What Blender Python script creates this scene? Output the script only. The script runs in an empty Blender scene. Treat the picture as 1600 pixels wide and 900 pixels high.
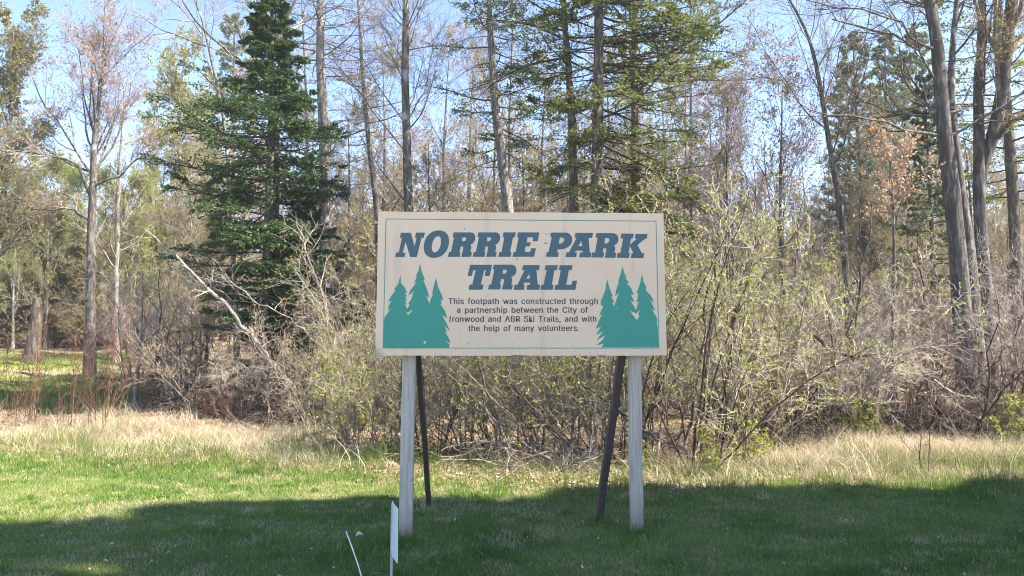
import bpy, math, random
import numpy as np
from mathutils import Vector
from mathutils.geometry import tessellate_polygon

# ------------------------------------------------------------------ camera, sky, sun, exposure
SC = bpy.context.scene
COL = SC.collection
PITCH = math.radians(5.0)
CAMZ = 1.5
FPX = 1209.0
cam = bpy.data.cameras.new('camera')
cam.sensor_width = 36.0
cam.lens = 36.0 * FPX / 1600.0
cam.clip_start = 0.05
cam.clip_end = 2000
camo = bpy.data.objects.new('camera', cam)
COL.objects.link(camo)
camo.location = (0, 0, CAMZ)
camo.rotation_euler = (math.pi / 2 + PITCH, 0, 0)
SC.camera = camo

SUN_ELEV = math.radians(48.0)
SUN_TOWARD = (0.9645, -0.264)                      # horizontal direction towards the sun (x, y)
W = bpy.data.worlds.new('World')
SC.world = W
W.use_nodes = True
nt = W.node_tree
bg = nt.nodes['Background']
sky = nt.nodes.new('ShaderNodeTexSky')
sky.sky_type = 'NISHITA'
sky.sun_disc = False
sky.sun_elevation = SUN_ELEV
sky.sun_rotation = math.atan2(SUN_TOWARD[0], SUN_TOWARD[1])
sky.air_density = 1.0
sky.dust_density = 0.05
sky.altitude = 4500
sky.ozone_density = 3.2
nt.links.new(sky.outputs[0], bg.inputs['Color'])
bg.inputs['Strength'].default_value = 0.14
sun = bpy.data.lights.new('sun', 'SUN')
sun.energy = 5.0
sun.angle = math.radians(0.53)
sun.color = (1.0, 0.94, 0.85)
suno = bpy.data.objects.new('sun', sun)
COL.objects.link(suno)
sd = Vector((SUN_TOWARD[0] * math.cos(SUN_ELEV), SUN_TOWARD[1] * math.cos(SUN_ELEV), math.sin(SUN_ELEV)))
suno.rotation_euler = sd.to_track_quat('Z', 'Y').to_euler()
suno.location = sd * 60
SC.view_settings.view_transform = 'Standard'
SC.view_settings.look = 'None'
SC.view_settings.exposure = 2.12
SC.view_settings.gamma = 1.0
SC.view_settings.use_white_balance = True
SC.view_settings.white_balance_temperature = 7300
SC.cycles.filter_width = 1.05
SC.cycles.max_bounces = 6
SC.cycles.diffuse_bounces = 3
SC.cycles.transmission_bounces = 3

# ------------------------------------------------------------------ helpers
def ray(px, py):
    """direction (per metre of y) of the line of sight of a photograph pixel"""
    u = (px - 800.0) / FPX
    v = (450.0 - py) / FPX
    c, s = math.cos(PITCH), math.sin(PITCH)
    dy = c - v * s
    dz = s + v * c
    return u / dy, dz / dy

def at(px, py, Y):
    a, b = ray(px, py)
    return np.array([a * Y, Y, CAMZ + b * Y])

def gx(px, Y):
    return (px - 800.0) / FPX * Y * 0.997

def smooth(t):
    t = np.clip(t, 0, 1)
    return t * t * (3 - 2 * t)

def gz(x, y):
    x = np.asarray(x, float); y = np.asarray(y, float)
    rise = np.where(y > 14, 3.0 * (1 - np.exp(-(np.maximum(y, 14) - 14) / 30.0)), 0)
    amp = 0.012 + 0.05 * smooth((y - 9) / 6)
    b = amp * (np.sin(x * 1.3 + 1.7 * np.sin(y * .7)) + np.sin(y * 1.9 + x * .6 + 2) + .6 * np.sin(x * 3.1 - y * 2.3))
    far = 0.5 * smooth((y - 20) / 30) * np.sin(x * .13 + 1) * np.sin(y * .11) + .035 * np.maximum(y - 45, 0)
    return rise + b + far

def hz(px, py, Y):
    """height above the ground of a point that the photograph shows at (px, py), standing at depth Y"""
    p = at(px, py, Y)
    return p[2] - float(gz(p[0], Y))

EX = np.array([-40, -8, -3.4, -1.3, 2.2, 6.3, 40.])
EY = np.array([13.0, 12.0, 10.4, 9.35, 8.8, 9.5, 10.5])
def edge(x):
    x = np.asarray(x, float)
    return np.interp(x, EX, EY) + .8 * (vnoise(x, x * 0, .9, 7) - .5) + .5 * (vnoise(x, x * 0, 3.1, 8) - .5)

def vnoise(x, y, f, seed):
    """smooth value noise"""
    x = np.asarray(x, float) * f + 173.3; y = np.asarray(y, float) * f + 91.7
    G = np.random.default_rng(seed).random((256, 256))
    xi, yi = np.floor(x).astype(int), np.floor(y).astype(int)
    u, v = x - xi, y - yi; u = u * u * (3 - 2 * u); v = v * v * (3 - 2 * v)
    g = lambda a, b: G[a % 256, b % 256]
    return (g(xi, yi) * (1 - u) + g(xi + 1, yi) * u) * (1 - v) + (g(xi, yi + 1) * (1 - u) + g(xi + 1, yi + 1) * u) * v
def patch(x, y, s=1.0, ph=0.0):
    """0..1 patchiness over the ground, several sizes of patch at once"""
    k = int(ph * 10) + 1
    v = .5 * vnoise(x, y, .9 * s, k) + .3 * vnoise(x, y, 2.3 * s, k + 50) + .2 * vnoise(x, y, 5.9 * s, k + 90)
    return np.clip((v - .5) * 1.9 + .5, 0, 1)

class MB:
    """collects geometry in numpy arrays and links it as ONE mesh object"""
    def __init__(self):
        self.V, self.Q, self.T, self.QM, self.TM, self.QR, self.TR = [], [], [], [], [], [], []
        self.n = 0
    def quads(self, V, F, mat=0, rnd=None):
        V = V.reshape(-1, 3)
        self.V.append(V); self.Q.append(F + self.n); self.QM.append(np.full(len(F), mat))
        self.QR.append(np.zeros(len(F)) if rnd is None else rnd)
        self.n += len(V)
    def tris(self, V, F, mat=0, rnd=None):
        V = V.reshape(-1, 3)
        self.V.append(V); self.T.append(F + self.n); self.TM.append(np.full(len(F), mat))
        self.TR.append(np.zeros(len(F)) if rnd is None else rnd)
        self.n += len(V)
    def tubes(self, P, R, s=3, mat=0, rng=None, rough=0.0, cap=False):
        """P (m,n,3) lines, R (m,n) radii"""
        m, n = R.shape
        if m == 0: return
        tan = np.gradient(P, axis=1)
        tan /= np.linalg.norm(tan, axis=2, keepdims=True) + 1e-9
        ref = np.where(np.abs(tan[:, :1, 2:3]) < .8, np.array([0, 0, 1.]), np.array([1., 0, 0]))
        ref = np.broadcast_to(ref, tan.shape)
        u = np.cross(tan, ref); u /= np.linalg.norm(u, axis=2, keepdims=True) + 1e-9
        v = np.cross(tan, u)
        a = np.arange(s) * 2 * math.pi / s
        rr = R[:, :, None] * np.ones(s)
        if rough and rng is not None:
            rr = rr * (1 + rough * rng.normal(size=(m, 1, s)) * .6 + rough * rng.normal(size=(m, n, s)) * .5)
        V = P[:, :, None, :] + rr[..., None] * (np.cos(a)[:, None] * u[:, :, None, :] + np.sin(a)[:, None] * v[:, :, None, :])
        base = (np.arange(m) * n * s)[:, None, None]
        i = (np.arange(n - 1) * s)[None, :, None]
        j = np.arange(s)[None, None, :]; k = (j + 1) % s
        F = np.stack([base + i + j, base + i + k, base + i + s + k, base + i + s + j], -1).reshape(-1, 4)
        rnd = np.repeat(rng.random(m) if rng is not None else np.zeros(m), (n - 1) * s)
        self.quads(V, F, mat, rnd)
        if cap:
            tb = np.array([[0, q + 1, q + 2] for q in range(s - 2)])
            for e in range(m):
                for ring, flip in ((0, 1), (n - 1, 0)):
                    off = self.n - m * n * s + e * n * s + ring * s
                    t = tb + off
                    self.T.append(t[:, ::-1] if not flip else t); self.TM.append(np.full(len(t), mat)); self.TR.append(np.zeros(len(t)))
    def leaves(self, rng, B, D, L, Wd, mat=0, fold=0.0, up=None):
        """rhombic leaf faces from base B along D"""
        m = len(B)
        if m == 0: return
        D = D / (np.linalg.norm(D, axis=1, keepdims=True) + 1e-9)
        r = rng.normal(size=(m, 3)) if up is None else up + rng.normal(size=(m, 3)) * .45
        S = np.cross(D, r); S /= np.linalg.norm(S, axis=1, keepdims=True) + 1e-9
        L = np.broadcast_to(L, (m,))[:, None]; Wd = np.broadcast_to(Wd, (m,))[:, None]
        mid = B + D * L * .45
        V = np.stack([B, mid - S * Wd, B + D * L, mid + S * Wd], 1)
        F = np.arange(m * 4).reshape(m, 4)
        self.quads(V, F, mat, rng.random(m))
    def blades(self, rng, x, y, h, w, lean, mat=0, z=None, rnd=None, seg=2, az=None):
        """upright tapering blades: seg-1 quads and a tip triangle"""
        m = len(x)
        z = gz(x, y) if z is None else z
        az = rng.uniform(0, 2 * math.pi, m) if az is None else az
        ln = np.abs(lean * rng.normal(size=m)) + lean * .3
        d = np.stack([np.cos(az), np.sin(az), np.zeros(m)], 1)
        fa = rng.uniform(0, math.pi, m)
        wv = np.stack([np.cos(fa), np.sin(fa), np.zeros(m)], 1) * (w / 2)[:, None]
        B = np.stack([x, y, z - .005], 1)
        ts = np.linspace(0, 1, seg + 1)
        rows = []
        for t in ts:
            c = B + d * (ln * h * t ** 1.8)[:, None] + np.array([0, 0, 1.]) * (h * (t - .35 * np.minimum(ln, 1.8) * t * t))[:, None]
            rows.append((c, wv * (1 - t * .75)))
        r = rng.random(m) if rnd is None else rnd
        V = []
        for c, s in rows[:-1]:
            V += [c - s, c + s]
        V.append(rows[-1][0])
        V = np.stack(V, 1)
        nv = 2 * seg + 1
        b = (np.arange(m) * nv)[:, None]
        off = self.n
        F = np.concatenate([b + np.array([2 * i, 2 * i + 1, 2 * i + 3, 2 * i + 2]) for i in range(seg - 1)], 0) if seg > 1 else np.zeros((0, 4), int)
        self.quads(V, F, mat, np.tile(r, seg - 1))
        T = b + np.array([2 * seg - 2, 2 * seg - 1, 2 * seg]) + off
        self.T.append(T); self.TM.append(np.full(m, mat)); self.TR.append(r)
    def box(self, c, s, mat=0):
        x, y, z = np.array(s) / 2
        V = np.array([[-x, -y, -z], [x, -y, -z], [x, y, -z], [-x, y, -z], [-x, -y, z], [x, -y, z], [x, y, z], [-x, y, z]]) + np.array(c)
        F = np.array([[0, 3, 2, 1], [4, 5, 6, 7], [0, 1, 5, 4], [1, 2, 6, 5], [2, 3, 7, 6], [3, 0, 4, 7]])
        self.quads(V, F, mat)
    def mesh(self, name, mats, smooth_=False):
        me = bpy.data.meshes.new(name)
        V = np.concatenate(self.V) if self.V else np.zeros((0, 3))
        Q = np.concatenate(self.Q) if self.Q else np.zeros((0, 4), int)
        T = np.concatenate(self.T) if self.T else np.zeros((0, 3), int)
        nq, ntr = len(Q), len(T)
        me.vertices.add(len(V)); me.vertices.foreach_set('co', V.astype(np.float32).ravel())
        me.loops.add(nq * 4 + ntr * 3); me.polygons.add(nq + ntr)
        me.loops.foreach_set('vertex_index', np.concatenate([Q.ravel(), T.ravel()]).astype(np.int32))
        me.polygons.foreach_set('loop_start', np.concatenate([np.arange(nq) * 4, nq * 4 + np.arange(ntr) * 3]).astype(np.int32))
        mi = np.concatenate(self.QM + self.TM).astype(np.int32)
        me.polygons.foreach_set('material_index', mi)
        me.polygons.foreach_set('use_smooth', np.full(nq + ntr, bool(smooth_)))
        at_ = me.attributes.new('rnd', 'FLOAT', 'FACE')
        at_.data.foreach_set('value', np.concatenate(self.QR + self.TR).astype(np.float32))
        me.update(calc_edges=True)
        for m in (mats if isinstance(mats, (list, tuple)) else [mats]):
            me.materials.append(m)
        return me

def link(name, data, parent=None, loc=None):
    o = bpy.data.objects.new(name, data)
    COL.objects.link(o)
    if parent is not None: o.parent = parent
    if loc is not None: o.location = loc
    return o

def tag(o, label=None, cat=None, group=None, kind=None):
    if label: o['label'] = label
    if cat: o['category'] = cat
    if group: o['group'] = group
    if kind: o['kind'] = kind
    return o

def thing(name, loc, label, cat, group=None, rz=0.0, scale=1.0):
    o = link(name, None, None, loc)
    o.rotation_euler.z = rz
    o.scale = (scale,) * 3 if not isinstance(scale, tuple) else scale
    return tag(o, label, cat, group)

# ------------------------------------------------------------------ materials
def ramp(nt_, stops, fac):
    r = nt_.nodes.new('ShaderNodeValToRGB')
    while len(r.color_ramp.elements) < len(stops): r.color_ramp.elements.new(.5)
    for e, (p, c) in zip(r.color_ramp.elements, stops):
        e.position = p; e.color = (*c, 1)
    nt_.links.new(fac, r.inputs[0])
    return r.outputs[0]

def noise(nt_, scale, detail=4, vec=None, rough=.55):
    n = nt_.nodes.new('ShaderNodeTexNoise')
    n.inputs['Scale'].default_value = scale; n.inputs['Detail'].default_value = detail; n.inputs['Roughness'].default_value = rough
    if vec is not None: nt_.links.new(vec, n.inputs['Vector'])
    return n.outputs['Fac']

def mixc(nt_, fac, a, b, mode='MIX'):
    m = nt_.nodes.new('ShaderNodeMix'); m.data_type = 'RGBA'; m.blend_type = mode
    if isinstance(fac, (int, float)): m.inputs[0].default_value = fac
    else: nt_.links.new(fac, m.inputs[0])
    for i, c in ((6, a), (7, b)):
        if isinstance(c, tuple): m.inputs[i].default_value = (*c, 1)
        else: nt_.links.new(c, m.inputs[i])
    return m.outputs[2]

def math_(nt_, op, a, b=None):
    m = nt_.nodes.new('ShaderNodeMath'); m.operation = op
    for i, v in enumerate((a, b)):
        if v is None: continue
        if isinstance(v, (int, float)): m.inputs[i].default_value = v
        else: nt_.links.new(v, m.inputs[i])
    return m.outputs[0]

def new_mat(name):
    m = bpy.data.materials.new(name); m.use_nodes = True
    return m, m.node_tree, m.node_tree.nodes['Principled BSDF']

def attr(nt_, name):
    a = nt_.nodes.new('ShaderNodeAttribute'); a.attribute_name = name
    return a.outputs['Fac']

def geo_pos(nt_):
    return nt_.nodes.new('ShaderNodeNewGeometry').outputs['Position']

def objrand(nt_):
    return nt_.nodes.new('ShaderNodeObjectInfo').outputs['Random']

def leaf_mat(name, cols, transl=.35, rough=.6, objvar=.25):
    m, t, b = new_mat(name)
    n = len(cols)
    c = ramp(t, [(i / max(1, n - 1), k) for i, k in enumerate(cols)], attr(t, 'rnd'))
    hs = t.nodes.new('ShaderNodeHueSaturation')
    v = math_(t, 'ADD', math_(t, 'MULTIPLY', objrand(t), objvar * 2), 1 - objvar)
    t.links.new(v, hs.inputs['Value']); t.links.new(c, hs.inputs['Color'])
    c = hs.outputs[0]
    t.links.new(c, b.inputs['Base Color']); b.inputs['Roughness'].default_value = rough
    b.inputs['Specular IOR Level'].default_value = .25
    if transl:
        tr = t.nodes.new('ShaderNodeBsdfTranslucent'); t.links.new(c, tr.inputs['Color'])
        mx = t.nodes.new('ShaderNodeMixShader'); mx.inputs[0].default_value = transl
        t.links.new(b.outputs[0], mx.inputs[1]); t.links.new(tr.outputs[0], mx.inputs[2])
        t.links.new(mx.outputs[0], t.nodes['Material Output'].inputs['Surface'])
    return m

def bark_mat(name, lo, hi, scale=6, bump=.5, spots=None, objvar=.15):
    m, t, b = new_mat(name)
    tc = t.nodes.new('ShaderNodeTexCoord').outputs['Object']
    mp = t.nodes.new('ShaderNodeMapping'); mp.inputs['Scale'].default_value = (1, 1, .22)
    t.links.new(tc, mp.inputs['Vector'])
    f = noise(t, scale * 3, 6, mp.outputs[0], .65)
    f2 = noise(t, scale * .35, 3, tc)
    c = ramp(t, [(.36, tuple(x * .7 for x in lo)), (.48, lo), (.62, hi)], f)
    c = mixc(t, math_(t, 'MULTIPLY', f2, .6), c, tuple(x * .55 for x in hi))
    if spots:
        f3 = noise(t, 2.2, 4, tc, .6)
        s = t.nodes.new('ShaderNodeMapRange'); s.inputs[1].default_value = .56; s.inputs[2].default_value = .66
        t.links.new(f3, s.inputs[0])
        c = mixc(t, s.outputs[0], c, spots)
    hs = t.nodes.new('ShaderNodeHueSaturation'); t.links.new(c, hs.inputs['Color'])
    t.links.new(math_(t, 'ADD', math_(t, 'MULTIPLY', attr(t, 'rnd'), .5), .75), hs.inputs['Value'])
    t.links.new(hs.outputs[0], b.inputs['Base Color'])
    b.inputs['Roughness'].default_value = .9; b.inputs['Specular IOR Level'].default_value = .2
    bp = t.nodes.new('ShaderNodeBump'); bp.inputs['Strength'].default_value = bump; bp.inputs['Distance'].default_value = .03
    t.links.new(f, bp.inputs['Height']); t.links.new(bp.outputs[0], b.inputs['Normal'])
    return m

M = {}
M['bark_grey'] = bark_mat('bark_grey', (.055, .05, .046), (.21, .19, .175), spots=(.28, .27, .25))
M['bark_dark'] = bark_mat('bark_dark', (.05, .042, .036), (.19, .165, .145), 5, .8)
M['bark_oak'] = bark_mat('bark_oak', (.06, .054, .05), (.20, .185, .175), 4, 1.0)
M['bark_brown'] = bark_mat('bark_brown', (.075, .055, .045), (.24, .18, .15), 6, .7)
M['bark_pale'] = bark_mat('bark_pale', (.10, .09, .085), (.33, .31, .29), 6, .4)
M['twig_grey'] = bark_mat('twig_grey', (.22, .19, .17), (.42, .37, .335), 4, .1)
M['twig_brown'] = bark_mat('twig_brown', (.15, .115, .095), (.33, .265, .225), 4, .1)
M['twig_dark'] = bark_mat('twig_dark', (.04, .032, .028), (.13, .10, .085), 4, .1)
M['twig_pale'] = bark_mat('twig_pale', (.34, .30, .265), (.58, .53, .48), 4, .1)
M['twig_red'] = bark_mat('twig_red', (.12, .06, .045), (.21, .11, .08), 4, .1)
M['wood_bleached'] = bark_mat('wood_bleached', (.10, .088, .08), (.38, .35, .315), 7, .5)
M['fir'] = leaf_mat('fir', [(.028, .06, .034), (.045, .095, .04), (.10, .155, .055), (.05, .10, .042)], .25)
M['hemlock'] = leaf_mat('hemlock', [(.07, .10, .03), (.13, .165, .045), (.19, .22, .065), (.10, .125, .045)], .4)
M['pine'] = leaf_mat('pine', [(.08, .115, .07), (.12, .155, .085), (.15, .18, .08), (.17, .165, .10)], .4)
M['cedar'] = leaf_mat('cedar', [(.15, .17, .05), (.21, .22, .07), (.26, .24, .10), (.27, .20, .13)], .4)
M['bud_green'] = leaf_mat('bud_green', [(.18, .22, .045), (.26, .30, .07), (.36, .38, .12), (.22, .26, .065)], .5)
M['bud_yellow'] = leaf_mat('bud_yellow', [(.28, .26, .08), (.36, .33, .11), (.30, .33, .09), (.40, .33, .15)], .5)
M['bud_red'] = leaf_mat('bud_red', [(.28, .16, .13), (.36, .24, .19), (.33, .25, .17), (.40, .29, .23)], .4)
M['bud_tan'] = leaf_mat('bud_tan', [(.26, .21, .12), (.33, .28, .15), (.27, .27, .10), (.30, .22, .13)], .4)
M['leaf_orange'] = leaf_mat('leaf_orange', [(.45, .24, .11), (.55, .36, .22), (.62, .45, .32), (.42, .2, .09)], .45)
M['lawn'] = leaf_mat('lawn_blades', [(.055, .13, .02), (.10, .21, .028), (.18, .27, .06), (.29, .34, .12), (.47, .42, .25)], .35, .5, 0)
M['tallgrass'] = leaf_mat('tall_green_grass', [(.06, .12, .025), (.12, .19, .035), (.19, .25, .06)], .4, .5, 0)
M['straw'] = leaf_mat('straw', [(.26, .21, .14), (.46, .39, .28), (.64, .57, .44), (.36, .27, .19)], .3, .6, 0)
M['litter'] = leaf_mat('dead_leaves', [(.17, .115, .08), (.29, .21, .15), (.46, .38, .29), (.22, .15, .10)], .15, .7, 0)
M['pink_twig'] = bark_mat('pink_twig', (.24, .20, .165), (.43, .37, .31), 4, .1)

def paint_wood(name, base, dark, grain=(40, 40, 3), amt=.5, bottom=None):
    m, t, b = new_mat(name)
    tc = t.nodes.new('ShaderNodeTexCoord').outputs['Object']
    mp = t.nodes.new('ShaderNodeMapping'); mp.inputs['Scale'].default_value = grain
    t.links.new(tc, mp.inputs['Vector'])
    f = noise(t, 1.0, 8, mp.outputs[0], .7)
    s = t.nodes.new('ShaderNodeMapRange'); s.inputs[1].default_value = .45; s.inputs[2].default_value = .75
    t.links.new(f, s.inputs[0])
    c = mixc(t, math_(t, 'MULTIPLY', s.outputs[0], amt), base, dark)
    kn = t.nodes.new('ShaderNodeTexVoronoi'); kn.inputs['Scale'].default_value = 2.3
    kp = t.nodes.new('ShaderNodeMapping'); kp.inputs['Scale'].default_value = (3.2, 3.2, 1.6); t.links.new(tc, kp.inputs['Vector']); t.links.new(kp.outputs[0], kn.inputs['Vector'])
    kq = t.nodes.new('ShaderNodeMapRange'); kq.inputs[1].default_value = .11; kq.inputs[2].default_value = .05; t.links.new(kn.outputs['Distance'], kq.inputs[0])
    c = mixc(t, math_(t, 'MULTIPLY', kq.outputs[0], .55), c, dark)
    f2 = noise(t, 3.0, 4, tc)
    c = mixc(t, math_(t, 'MULTIPLY', f2, .35), c, tuple(x * .7 for x in base))
    if bottom:
        sp = t.nodes.new('ShaderNodeSeparateXYZ'); t.links.new(tc, sp.inputs[0])
        h = math_(t, 'ADD', sp.outputs[2], math_(t, 'MULTIPLY', noise(t, 18, 3, tc), .12))
        q = t.nodes.new('ShaderNodeMapRange'); q.inputs[1].default_value = .50; q.inputs[2].default_value = .16
        t.links.new(h, q.inputs[0])
        c = mixc(t, math_(t, 'MULTIPLY', q.outputs[0], .8), c, bottom)
    t.links.new(c, b.inputs['Base Color']); b.inputs['Roughness'].default_value = .75
    bp = t.nodes.new('ShaderNodeBump'); bp.inputs['Strength'].default_value = .35; bp.inputs['Distance'].default_value = .004
    t.links.new(f, bp.inputs['Height']); t.links.new(bp.outputs[0], b.inputs['Normal'])
    return m
M['post'] = paint_wood('weathered_white_post', (.50, .435, .365), (.13, .108, .09), (45, 45, 2.2), .85, (.15, .115, .08))
M['strut'] = paint_wood('dark_stained_strut', (.075, .056, .047), (.02, .016, .014), (45, 45, 2.5), .8)

def board_mat():
    m, t, b = new_mat('cream_board_paint')
    tc = t.nodes.new('ShaderNodeTexCoord').outputs['Object']
    f = noise(t, 2.2, 6, tc, .6)
    c = ramp(t, [(.3, (.70, .505, .345)), (.7, (.77, .565, .40))], f)
    mp = t.nodes.new('ShaderNodeMapping'); mp.inputs['Scale'].default_value = (9, 9, .6)
    t.links.new(tc, mp.inputs['Vector'])
    st = t.nodes.new('ShaderNodeMapRange'); st.inputs[1].default_value = .58; st.inputs[2].default_value = .8
    t.links.new(noise(t, 1, 5, mp.outputs[0]), st.inputs[0])
    c = mixc(t, math_(t, 'MULTIPLY', st.outputs[0], .5), c, (.44, .35, .27))
    # grime specks, thicker towards the bottom edge
    sp = t.nodes.new('ShaderNodeSeparateXYZ'); t.links.new(tc, sp.inputs[0])
    vo = noise(t, 75, 2, tc, .5)
    low = t.nodes.new('ShaderNodeMapRange'); low.inputs[1].default_value = .45; low.inputs[2].default_value = 0.0
    t.links.new(sp.outputs[2], low.inputs[0])
    thr = math_(t, 'SUBTRACT', .76, math_(t, 'MULTIPLY', low.outputs[0], .08))
    k = math_(t, 'GREATER_THAN', vo, thr)
    c = mixc(t, math_(t, 'MULTIPLY', k, .65), c, (.16, .13, .10))
    # green algae at the lower left corner
    dx = math_(t, 'ADD', math_(t, 'MULTIPLY', sp.outputs[0], 1.0), 1.22)
    d = math_(t, 'ADD', math_(t, 'ADD', dx, sp.outputs[2]), math_(t, 'MULTIPLY', noise(t, 20, 3, tc), .12))
    al = t.nodes.new('ShaderNodeMapRange'); al.inputs[1].default_value = .19; al.inputs[2].default_value = .08
    t.links.new(d, al.inputs[0])
    c = mixc(t, math_(t, 'MULTIPLY', al.outputs[0], .7), c, (.18, .24, .14))
    t.links.new(c, b.inputs['Base Color']); b.inputs['Roughness'].default_value = .55
    return m
M['board'] = board_mat()

def print_mat(name, col, spk=(.5, .5, .45), thr=.78):
    m, t, b = new_mat(name)
    tc = t.nodes.new('ShaderNodeTexCoord').outputs['Object']
    c = mixc(t, math_(t, 'MULTIPLY', noise(t, 3, 5, tc), .5), col, tuple(min(1, x * 1.35) for x in col))
    k = math_(t, 'GREATER_THAN', noise(t, 60, 2, tc), thr)
    c = mixc(t, math_(t, 'MULTIPLY', k, .6), c, spk)
    t.links.new(c, b.inputs['Base Color']); b.inputs['Roughness'].default_value = .5
    return m
M['teal'] = print_mat('teal_print', (.010, .225, .160), (.45, .55, .45), .765)
M['blue'] = print_mat('slate_blue_print', (.034, .085, .105), (.3, .33, .33), .77)
M['ink'] = print_mat('dark_ink', (.03, .03, .03), (.3, .3, .3), .8)
def plain(name, col, rough=.5, metal=0):
    m, t, b = new_mat(name)
    tc = t.nodes.new('ShaderNodeTexCoord').outputs['Object']
    c = mixc(t, math_(t, 'MULTIPLY', noise(t, 25, 4, tc), .5), col, tuple(x * .7 for x in col))
    t.links.new(c, b.inputs['Base Color']); b.inputs['Roughness'].default_value = rough; b.inputs['Metallic'].default_value = metal
    return m
M['white'] = plain('white_plastic', (.78, .80, .82), .4)
M['rod'] = plain('white_rod', (.75, .76, .76), .35)
M['bolt'] = plain('dull_bolt', (.25, .22, .19), .5, .6)
M['patch'] = plain('pale_plug', (.55, .56, .52), .6)
M['paper'] = plain('paper', (.8, .82, .8), .7)

def ground_mat():
    m, t, b = new_mat('ground_soil_and_turf')
    p = geo_pos(t)
    n1 = noise(t, .9, 6, p, .6); n2 = noise(t, 7, 6, p, .65); n3 = noise(t, 40, 4, p, .6)
    lawn = ramp(t, [(.25, (.035, .06, .02)), (.5, (.06, .10, .03)), (.75, (.12, .14, .055))], n2)
    lawn = mixc(t, math_(t, 'MULTIPLY', n1, .6), lawn, (.24, .20, .12))
    lit = ramp(t, [(.25, (.10, .07, .045)), (.45, (.22, .16, .10)), (.6, (.34, .27, .18)), (.8, (.16, .12, .075))], n2)
    lit = mixc(t, math_(t, 'MULTIPLY', n3, .5), lit, (.10, .075, .05))
    cl = ramp(t, [(.3, (.10, .15, .03)), (.6, (.17, .22, .05)), (.8, (.26, .24, .12))], n2)
    c = mixc(t, attr(t, 'lawn'), lit, lawn)
    c = mixc(t, attr(t, 'clear'), c, cl)
    c = mixc(t, attr(t, 'path'), c, (.40, .31, .22))
    t.links.new(c, b.inputs['Base Color']); b.inputs['Roughness'].default_value = .95; b.inputs['Specular IOR Level'].default_value = .1
    bp = t.nodes.new('ShaderNodeBump'); bp.inputs['Strength'].default_value = .7; bp.inputs['Distance'].default_value = .05
    t.links.new(n3, bp.inputs['Height']); t.links.new(bp.outputs[0], b.inputs['Normal'])
    return m
M['ground'] = ground_mat()

# ------------------------------------------------------------------ ground
def clear_mask(x, y):
    """the open grassy clearing behind the brush on the left"""
    u = x / np.maximum(y, 1)
    return smooth((-.44 - u) / .08) * smooth((y - 17.5) / 1.5) * smooth((36 - y) / 4)
def path_mask(x, y):
    c = 25.5 + .12 * (x + 12) + .8 * np.sin(x * .25)
    return np.exp(-((y - c) / 1.3) ** 2) * smooth((-.40 - x / np.maximum(y, 1)) / .08)
def build_ground():
    xs = np.concatenate([-np.geomspace(170, 20.2, 24), np.linspace(-20, 20, 201), np.geomspace(20.2, 170, 24)])
    ys = np.concatenate([-np.geomspace(60, 4.2, 14), np.linspace(-4, 30, 171), np.geomspace(30.3, 200, 40)])
    X, Y = np.meshgrid(xs, ys)
    Z = gz(X, Y)
    V = np.stack([X, Y, Z], -1).reshape(-1, 3)
    nx, ny = len(xs), len(ys)
    i = np.arange(ny - 1)[:, None] * nx + np.arange(nx - 1)[None]
    F = np.stack([i, i + 1, i + nx + 1, i + nx], -1).reshape(-1, 4)
    mb = MB(); mb.quads(V, F)
    me = mb.mesh('ground', M['ground'], True)
    x, y = V[:, 0], V[:, 1]
    for nm, val in (('lawn', smooth((edge(x) + .1 - y) / .5)), ('clear', clear_mask(x, y)), ('path', path_mask(x, y))):
        a = me.attributes.new(nm, 'FLOAT', 'POINT'); a.data.foreach_set('value', val.astype(np.float32))
    tag(link('ground', me), kind='structure')
build_ground()

def build_bounce_ground():  # unseen gravel sheet, added behind the camera to bounce light onto the sign
    m, t, b = new_mat('bounce_gravel')
    p = geo_pos(t)
    c = ramp(t, [(.3, (.30, .26, .21)), (.5, (.42, .38, .32)), (.7, (.52, .48, .42))], noise(t, 30, 5, p, .7))
    t.links.new(c, b.inputs['Base Color']); b.inputs['Roughness'].default_value = .95
    xs = np.linspace(-60, 60, 61); ys = np.linspace(-40, -2.5, 31)
    X, Y = np.meshgrid(xs, ys); Y = Y + np.where(Y > -3, .25 * np.sin(X * .7), 0)
    V = np.stack([X, Y, gz(X, Y) + .03], -1).reshape(-1, 3)
    i = np.arange(30)[:, None] * 61 + np.arange(60)[None]
    mb = MB(); mb.quads(V, np.stack([i, i + 1, i + 62, i + 61], -1).reshape(-1, 4))
    tag(link('added_bounce_ground', mb.mesh('added_bounce_ground', m, True)), kind='structure')
build_bounce_ground()

# ------------------------------------------------------------------ the sign
SIGN_Y = 6.47
def homography(src, dst):
    A = []
    for (x, y), (u, v) in zip(src, dst):
        A.append([x, y, 1, 0, 0, 0, -u * x, -u * y, -u]); A.append([0, 0, 0, x, y, 1, -v * x, -v * y, -v])
    _, _, vt = np.linalg.svd(np.array(A, float))
    return vt[-1].reshape(3, 3)
BW, BH, BT = 2.43, 1.215, .022
HM = homography([(588.2, 328.3), (1038.2, 331.2), (1044.4, 556), (583.8, 555.4)], [(-BW / 2, BH), (BW / 2, BH), (BW / 2, 0), (-BW / 2, 0)])
def uv(px, py):
    q = HM @ np.array([px, py, 1.0])
    return q[0] / q[2], q[1] / q[2]

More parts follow.
